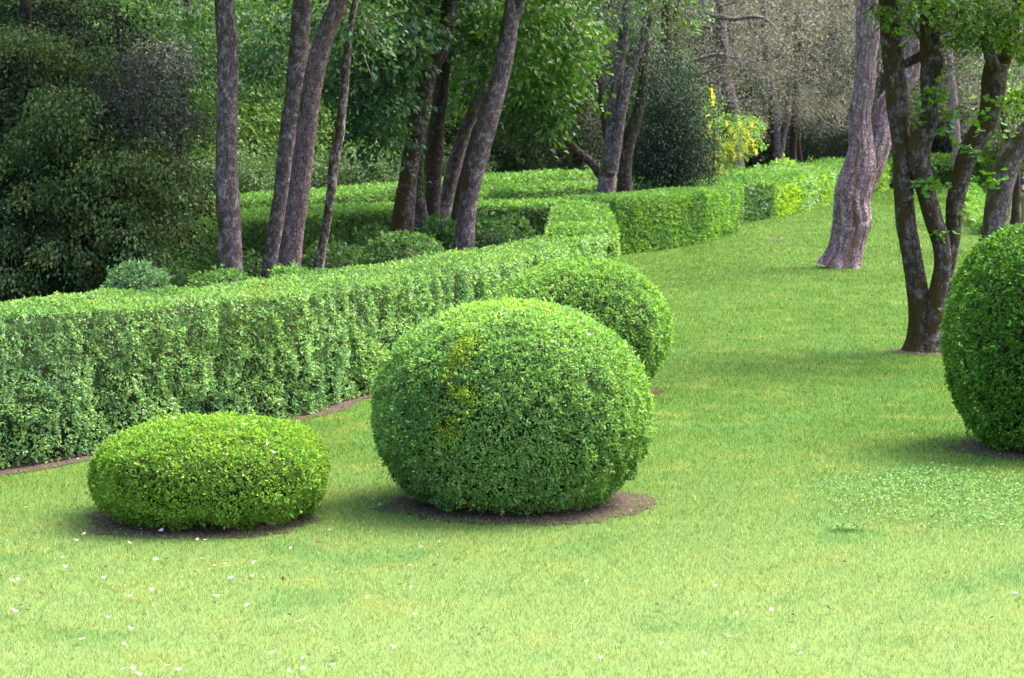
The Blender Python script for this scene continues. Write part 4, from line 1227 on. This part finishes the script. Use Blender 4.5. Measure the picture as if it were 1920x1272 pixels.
# ------------------------------------------------------------------ grass blades
def blades(name, d0, d1, dens_fn, h_fn, w_fn, seed):
    g = np.random.default_rng(seed)
    # sample by distance
    ds = np.linspace(d0, d1, 200)
    wd = ds * (1300 / F) * 2
    cum = np.concatenate([[0], np.cumsum((dens_fn(ds) * wd)[:-1] * np.diff(ds))])
    n = int(cum[-1])
    d = np.interp(g.random(n) * cum[-1], cum, ds)
    xu = g.uniform(-1, 1, n)
    xu = np.where(np.abs(xu) > .78, np.sign(xu) * (.78 + (np.abs(xu) - .78) * 2.6), xu)
    x = xu * d * 1300 / F
    P = np.stack([x, d, np.zeros(n)], 1)
    keep = np.ones(n, bool)
    wob = (fbm(P, 5, 4, 2) - .5) * .35 + g.normal(0, .05, n)
    for cx, cy, rx, ry in BEDS:
        q = np.sqrt(((x - cx) / rx) ** 2 + ((d - cy) / ry) ** 2)
        keep &= (q + wob * 1.3 > .98) | (g.random(n) < .04)
    # strip beside the near hedge and everything behind it
    hx = np.interp(d, [p[1] for p in HF], [p[0] for p in HF])
    keep &= x > hx + .16 + wob * .8
    P = P[keep]; d = d[keep]; n = len(P)
    clump = fbm(P, 6, 21, 3)
    h = h_fn(d) * (.75 + .5 * clump) * g.uniform(.6, 1.3, n)
    w = w_fn(d) * g.uniform(.7, 1.3, n)
    a = g.uniform(0, 2 * math.pi, n)
    sd = np.stack([np.cos(a), np.sin(a), np.zeros(n)], 1)
    lean = np.stack([g.normal(0, .45, n), g.normal(0, .45, n), np.ones(n)], 1)
    tip = P + lean * h[:, None]
    V = np.stack([P - sd * w[:, None] * .5, P + sd * w[:, None] * .5, tip], 1).reshape(-1, 3)
    c = np.exp(g.normal(0, .38, n))[:, None] * np.ones((1, 3))
    dry = g.random(n) < .09
    c[dry] *= np.array([1.9, 1.35, 1.6])
    c[~dry] *= np.stack([g.uniform(.85, 1.15, (~dry).sum()), np.ones((~dry).sum()), g.uniform(.7, 1.4, (~dry).sum())], 1)
    me = mesh_np(name, V, np.arange(3 * n), np.arange(n) * 3, [M_grass], None, np.repeat(c, 3, 0))
    o = link(bpy.data.objects.new(name, me))
    tag(o, 'short mown lawn grass covering the open ground', 'grass', kind='stuff')
    return n
ng = blades('grass', 9.0, 115, lambda d: 6000 * (10 / d) ** 2.05, lambda d: .017 + .0006 * d, lambda d: .0034 * (d / 10) ** 1.0, 5)

# clover and litter on the lawn
def scatter_xy(n, cx, cy, rx, ry, g):
    a = g.uniform(0, 6.283, n); q = np.sqrt(g.random(n)) * (1 + g.normal(0, .12, n))
    return np.stack([cx + rx * q * np.cos(a), cy + ry * q * np.sin(a), np.zeros(n)], 1)
gq = np.random.default_rng(3)
CL = Leaves()
for (u, v, rx, ry, n) in ((1800, 935, 1.05, 1.25, 4600), (1730, 905, .35, .5, 400), (1590, 995, .12, .08, 160)):
    c = atz(u, v)
    P = scatter_xy(n, c[0], c[1], rx, ry, gq)
    P[:, 2] = gq.uniform(.018, .045, n)
    D = gq.normal(0, 1, (n, 3)); D[:, 2] *= .3
    CL.add(P, D, gq.normal(0, .45, (n, 3)) + np.array([0, 0, 1.0]), .019, .019, np.array([[.085, .19, .05]]) * np.exp(gq.normal(0, .3, n))[:, None])
tag(link(bpy.data.objects.new('clover', CL.mesh('clover', M_leaf))), 'low clover patches of bluer green growing in the lawn', 'clover', kind='stuff')
LT = Leaves()
for cx, cy, rx, ry in BEDS[:6]:
    n = int(900 * rx * ry)
    P = scatter_xy(n, cx, cy, rx * 1.05, ry * 1.05, gq)
    P[:, 2] = gq.uniform(.010, .022, n)
    D = gq.normal(0, 1, (n, 3)); D[:, 2] *= .15
    LT.add(P, D, gq.normal(0, .35, (n, 3)) + np.array([0, 0, 1.0]), gq.uniform(.012, .04, n), gq.uniform(.004, .014, n), np.array([[.16, .10, .075]]) * np.exp(gq.normal(0, .5, n))[:, None])
tag(link(bpy.data.objects.new('leaf_litter', LT.mesh('leaf_litter', M_petal))), 'dry brown litter lying on the bare soil under the clipped bushes', 'litter', kind='stuff')

# fallen petals and dead leaves, each its own
def blade_mesh(name, kind, seed):
    r = random.Random(seed)
    V, Fc = [(0, 0, .004)], []
    n = 8
    for i in range(n):
        a = 2 * math.pi * i / n
        q = 1 + r.uniform(-.22, .22)
        V.append((.5 * q * math.cos(a), .33 * q * math.sin(a), .10 * math.cos(2 * a) * r.uniform(.3, 1.4) + .05))
    for i in range(n):
        Fc.append((0, 1 + i, 1 + (i + 1) % n))
    me = bpy.data.meshes.new(name)
    me.from_pydata(V, [], Fc)
    c = {'w': (.40, .36, .34), 'p': (.34, .26, .25), 'b': (.065, .042, .024), 'd': (.035, .024, .015)}[kind]
    a = me.attributes.new('col', 'FLOAT_COLOR', 'POINT')
    a.data.foreach_set('color', np.array([(*[k * r.uniform(.9, 1.1) for k in c], 1)] * len(V), np.float32).ravel())
    me.materials.append(M_petal)
    return me
PM = {k: [blade_mesh('petal', k, i) for i in range(3)] for k in 'wpbd'}
rr = random.Random(8)
def drop(u, v, k, size, z=.035, world=None):
    p = world if world is not None else atz(u, v)
    nm = 'fallen_petal' if k in 'wp' else 'fallen_leaf'
    o = link(bpy.data.objects.new(nm, PM[k][rr.randrange(3)]))
    o.location = (p[0], p[1], z if world is None else p[2])
    o.rotation_euler = (rr.uniform(-.5, .5), rr.uniform(-.4, .4), rr.uniform(0, 6.3))
    o.scale = (size, size * rr.uniform(.7, 1.1), size)
    lab = {'w': 'white petal lying on the mown lawn', 'p': 'pale pink petal lying on the mown lawn', 'b': 'brown dead leaf lying on the mown lawn', 'd': 'small dark dead leaf lying on the mown lawn'}[k]
    if u < 330:
        wh = ', in the bottom left corner' if v > 1150 else ' in front of the left end of the lime cushion'
    elif u < 700:
        wh = ', at the bottom left of centre' if v > 1150 else ' just in front of the flat lime cushion'
    elif u < 1150:
        wh = ', bottom centre below the largest ball' if v > 1120 else ' near the soil of the largest ball'
    else:
        wh = ', bottom right of the open lawn' if v > 1130 else ' on the right, near the clover patch'
    lab = lab.replace(' lying on the mown lawn', ' on the lawn' + wh)
    if world is not None:
        lab = {'w': 'white petal', 'p': 'pale pink petal', 'b': 'reddish brown dead leaf', 'd': 'dark dead leaf'}[k] + (' caught on the flat lime cushion' if u < 650 else ' caught high on the largest ball' if v < 660 else ' caught on the side of the largest ball')
    tag(o, lab, 'petal' if k in 'wp' else 'dead leaf', 'petals and dead leaves fallen on the garden')
for u, v, k in [(52, 1155, 'd'), (28, 1156, 'w'), (45, 1173, 'p'), (0, 1090, 'b'), (13, 1024, 'w'), (62, 1010, 'b'), (52, 1028, 'p'), (54, 1067, 'w'), (35, 1098, 'w'), (22, 1098, 'p'), (96, 1113, 'b'), (78, 1123, 'b'), (43, 1145, 'b'), (2, 1114, 'p'), (92, 1166, 'w'), (150, 1123, 'p'), (118, 1055, 'w'), (123, 1073, 'w'), (194, 1094, 'w'), (198, 1074, 'b'), (226, 1138, 'b'), (244, 1128, 'w'), (285, 1117, 'w'), (290, 1145, 'w'), (203, 1169, 'p'), (108, 1229, 'w'), (232, 1220, 'w'), (250, 1266, 'w'), (314, 1260, 'w'), (337, 1268, 'w'), (48, 1262, 'p'), (45, 1240, 'b'), (380, 1058, 'w'), (475, 1065, 'w'), (434, 1094, 'w'), (473, 1090, 'w'), (494, 1094, 'w'), (470, 1097, 'b'), (531, 1097, 'b'), (598, 1026, 'b'), (598, 1185, 'w'), (462, 1146, 'w'), (559, 1177, 'w'), (568, 1246, 'w'), (569, 1266, 'w'), (626, 1258, 'w'), (508, 1253, 'w'), (456, 1223, 'b'), (543, 1272, 'w'), (370, 1021, 'w'), (244, 1028, 'w'), (158, 1011, 'w'), (280, 1130, 'p'), (246, 1190, 'p'), (154, 1210, 'p'), (312, 1058, 'b'), (293, 1059, 'w'), (141, 1022, 'w'), (385, 1022, 'w'), (545, 1038, 'w'), (276, 1160, 'w'), (405, 1128, 'w'), (1585, 1064, 'd'), (1233, 1146, 'd'), (1341, 1109, 'w'), (1430, 1122, 'p'), (1382, 1161, 'w'), (1755, 1192, 'w'), (1903, 1123, 'w'), (1620, 996, 'w'), (1651, 1182, 'd'), (1226, 1179, 'b'), (1446, 1155, 'p'), (1489, 1166, 'd'), (1487, 1226, 'p'), (1502, 1238, 'w'), (1672, 1244, 'd'), (1238, 1220, 'w'), (1320, 1236, 'w'), (1555, 1152, 'd'), (1742, 999, 'd'), (1690, 985, 'b'), (1860, 1170, 'd'), (1126, 1245, 'w'), (1100, 1100, 'w'), (1098, 1102, 'w'), (862, 1048, 'd'), (812, 1072, 'd'), (770, 1112, 'w'), (840, 1140, 'b'), (690, 1130, 'w'), (738, 1225, 'p'), (905, 1190, 'b'), (960, 1090, 'd'), (700, 945, 'p'), (712, 955, 'w'), (180, 950, 'w'), (190, 952, 'w'), (50, 960, 'w'), (146, 868, 'w'), (1365, 1205, 'w'), (1700, 1120, 'b'), (1775, 1085, 'b'), (1810, 1045, 'p'), (1885, 1090, 'b')]:
    drop(u, v, k, rr.uniform(.022, .042) if k in 'wp' else rr.uniform(.03, .05))
for i in range(24):
    u, v = rr.uniform(-60, 900) if i < 45 else rr.uniform(900, 1980), rr.uniform(1000, 1300)
    drop(u, v, rr.choice('wwppbbd'), rr.uniform(.022, .045))
def on_ball(u, v, k, cen, r, p):
    # walk the ray to the clipped surface
    d0 = ray(u, v); o0 = np.array([0, 0, H])
    t = cen[1] - 2
    while t < cen[1] + 2:
        q = o0 + d0 * (t / d0[1])
        if np.sum(np.abs((q - cen) / r) ** p) < 1:
            break
        t += .01
    drop(u, v, k, .04, world=q + np.array([0, -.01, .02]))
big = np.array([0, 14.2, .665]); rb = np.array([1.0, 1.0, .805])
for u, v, k in ((1066, 601, 'w'), (1046, 620, 'b'), (1036, 645, 'w'), (940, 595, 'p'), (1105, 633, 'w'), (776, 681, 'b'), (1037, 711, 'b'), (922, 650, 'b'), (754, 745, 'b'), (762, 647, 'p')):
    on_ball(u, v, k, big, rb, 2.08)
sm = np.array([(392 - 960) / F * 13.62, 13.62, .36]); rs = np.array([.845, .845, .425])
for u, v, k in ((328, 790, 'w'), (478, 795, 'w'), (435, 806, 'b'), (459, 800, 'w'), (501, 838, 'w'), (317, 866, 'w'), (514, 853, 'p'), (426, 858, 'p'), (458, 897, 'w')):
    on_ball(u, v, k, sm, rs, 2.45)

# ------------------------------------------------------------------ people in the distance
def flat(name, c, rough=.8):
    m = bpy.data.materials.new(name); m.use_nodes = True
    nt = m.node_tree; p = nt.nodes['Principled BSDF']
    p.inputs['Roughness'].default_value = rough
    nz = nt.nodes.new('ShaderNodeTexNoise'); nz.inputs['Scale'].default_value = 14
    mx = nt.nodes.new('ShaderNodeMix'); mx.data_type = 'RGBA'
    mx.inputs['A'].default_value = (*[k * .8 for k in c], 1); mx.inputs['B'].default_value = (*c, 1)
    nt.links.new(nz.outputs[0], mx.inputs['Factor']); nt.links.new(mx.outputs['Result'], p.inputs['Base Color'])
    return m
M_skin = flat('skin', (.42, .22, .16), .55)
def skin_obj(name, verts, edges, radii, mat, parent, root=0):
    me = bpy.data.meshes.new(name)
    me.from_pydata(verts, edges, [])
    o = link(bpy.data.objects.new(name, me), parent)
    sk = o.modifiers.new('skin', 'SKIN')
    lay = me.skin_vertices[0].data if me.skin_vertices else None
    if lay is None:
        bpy.context.view_layer.objects.active = o
        lay = me.skin_vertices[0].data
    for i, r_ in enumerate(radii):
        r2 = r_ if isinstance(r_, tuple) else (r_, r_)
        lay[i].radius = r2
        lay[i].use_root = i == root
    sb = o.modifiers.new('sub', 'SUBSURF'); sb.levels = 2; sb.render_levels = 2
    me.materials.append(mat)
    return o
def person(label, loc, rot, shirt, trousers, haircol, short=True):
    root = empty('person', loc); root.rotation_euler = (0, 0, rot)
    tag(root, label, 'person')
    V = [(0, 0, .95), (0, 0, 1.15), (0, 0, 1.38), (0, .01, 1.5), (0, .02, 1.62), (0, .01, 1.72)]
    R = [(.15, .11), (.14, .10), (.17, .10), .055, (.075, .09), (.05, .06)]
    E = [(0, 1), (1, 2), (2, 3), (3, 4), (4, 5)]
    arms, legs = {}, {}
    for s in (-1, 1):
        b_ = len(V)
        V += [(s * .19, 0, 1.40), (s * .25, -.02, 1.14), (s * .17, -.22, 1.05), (s * .10, -.29, 1.06), (s * .08, -.34, 1.07)]
        R += [.055, .042, .032, .035, .018]
        E += [(2, b_), (b_, b_ + 1), (b_ + 1, b_ + 2), (b_ + 2, b_ + 3), (b_ + 3, b_ + 4)]
        # fingers
        for f in range(5):
            k_ = len(V)
            fx = s * (.05 + .018 * f)
            V += [(fx, -.355 - .004 * (2 - abs(2 - f)), 1.06), (fx, -.375, 1.03 - .006 * f)]
            R += [.009, .007]
            E += [(b_ + 3, k_), (k_, k_ + 1)]
        c_ = len(V)
        V += [(s * .10, 0, .88), (s * .115, -.02, .50), (s * .12, .02, .09), (s * .125, -.13, .035)]
        R += [.085, .058, .04, .035]
        E += [(0, c_), (c_, c_ + 1), (c_ + 1, c_ + 2), (c_ + 2, c_ + 3)]
    skin_obj('body', V, E, R, M_skin, root)
    S = [(0, 0, .93), (0, 0, 1.15), (0, 0, 1.40)]; SR = [(.175, .135), (.165, .13), (.19, .12)]; SE = [(0, 1), (1, 2)]
    for s in (-1, 1):
        b_ = len(S)
        S += [(s * .20, 0, 1.41), (s * .235, -.01, 1.25)]; SR += [.078, .072]; SE += [(2, b_), (b_, b_ + 1)]
    skin_obj('shirt', S, SE, SR, shirt, root)
    Tv = [(0, 0, .95)]; TR = [(.165, .125)]; TE = []
    for s in (-1, 1):
        b_ = len(Tv)
        Tv += [(s * .10, 0, .86), (s * .115, -.02, .50), (s * .12, .02, .10)]; TR += [.105, .078, .062]; TE += [(0, b_), (b_, b_ + 1), (b_ + 1, b_ + 2)]
    skin_obj('trousers', Tv, TE, TR, trousers, root)
    skin_obj('hair', [(0, .05, 1.62), (0, .04, 1.70), (0, 0, 1.745)], [(0, 1), (1, 2)], [.075, .085, .05], flat('hair_' + label[:4], haircol), root)
    for s in (-1, 1):
        skin_obj('shoe', [(s * .12, .04, .05), (s * .125, -.06, .045), (s * .128, -.16, .035)], [(0, 1), (1, 2)], [.05, .048, .035], flat('shoe', (.05, .04, .04)), root)
pp = atz(1921, 428)
person('person in a dark navy shirt and brown trousers cut off by the right edge', (pp[0], pp[1], 0), .9, flat('navy_cloth', (.012, .014, .028)), flat('brown_cloth', (.16, .10, .075)), (.05, .03, .02))
pd = atd(1553, 300, 122)
person('distant person in a pale blue shirt standing at the end of the far hedge', (pd[0], pd[1], 0), .3, flat('pale_blue_cloth', (.35, .38, .50)), flat('grey_blue_cloth', (.14, .15, .20)), (.45, .42, .40))
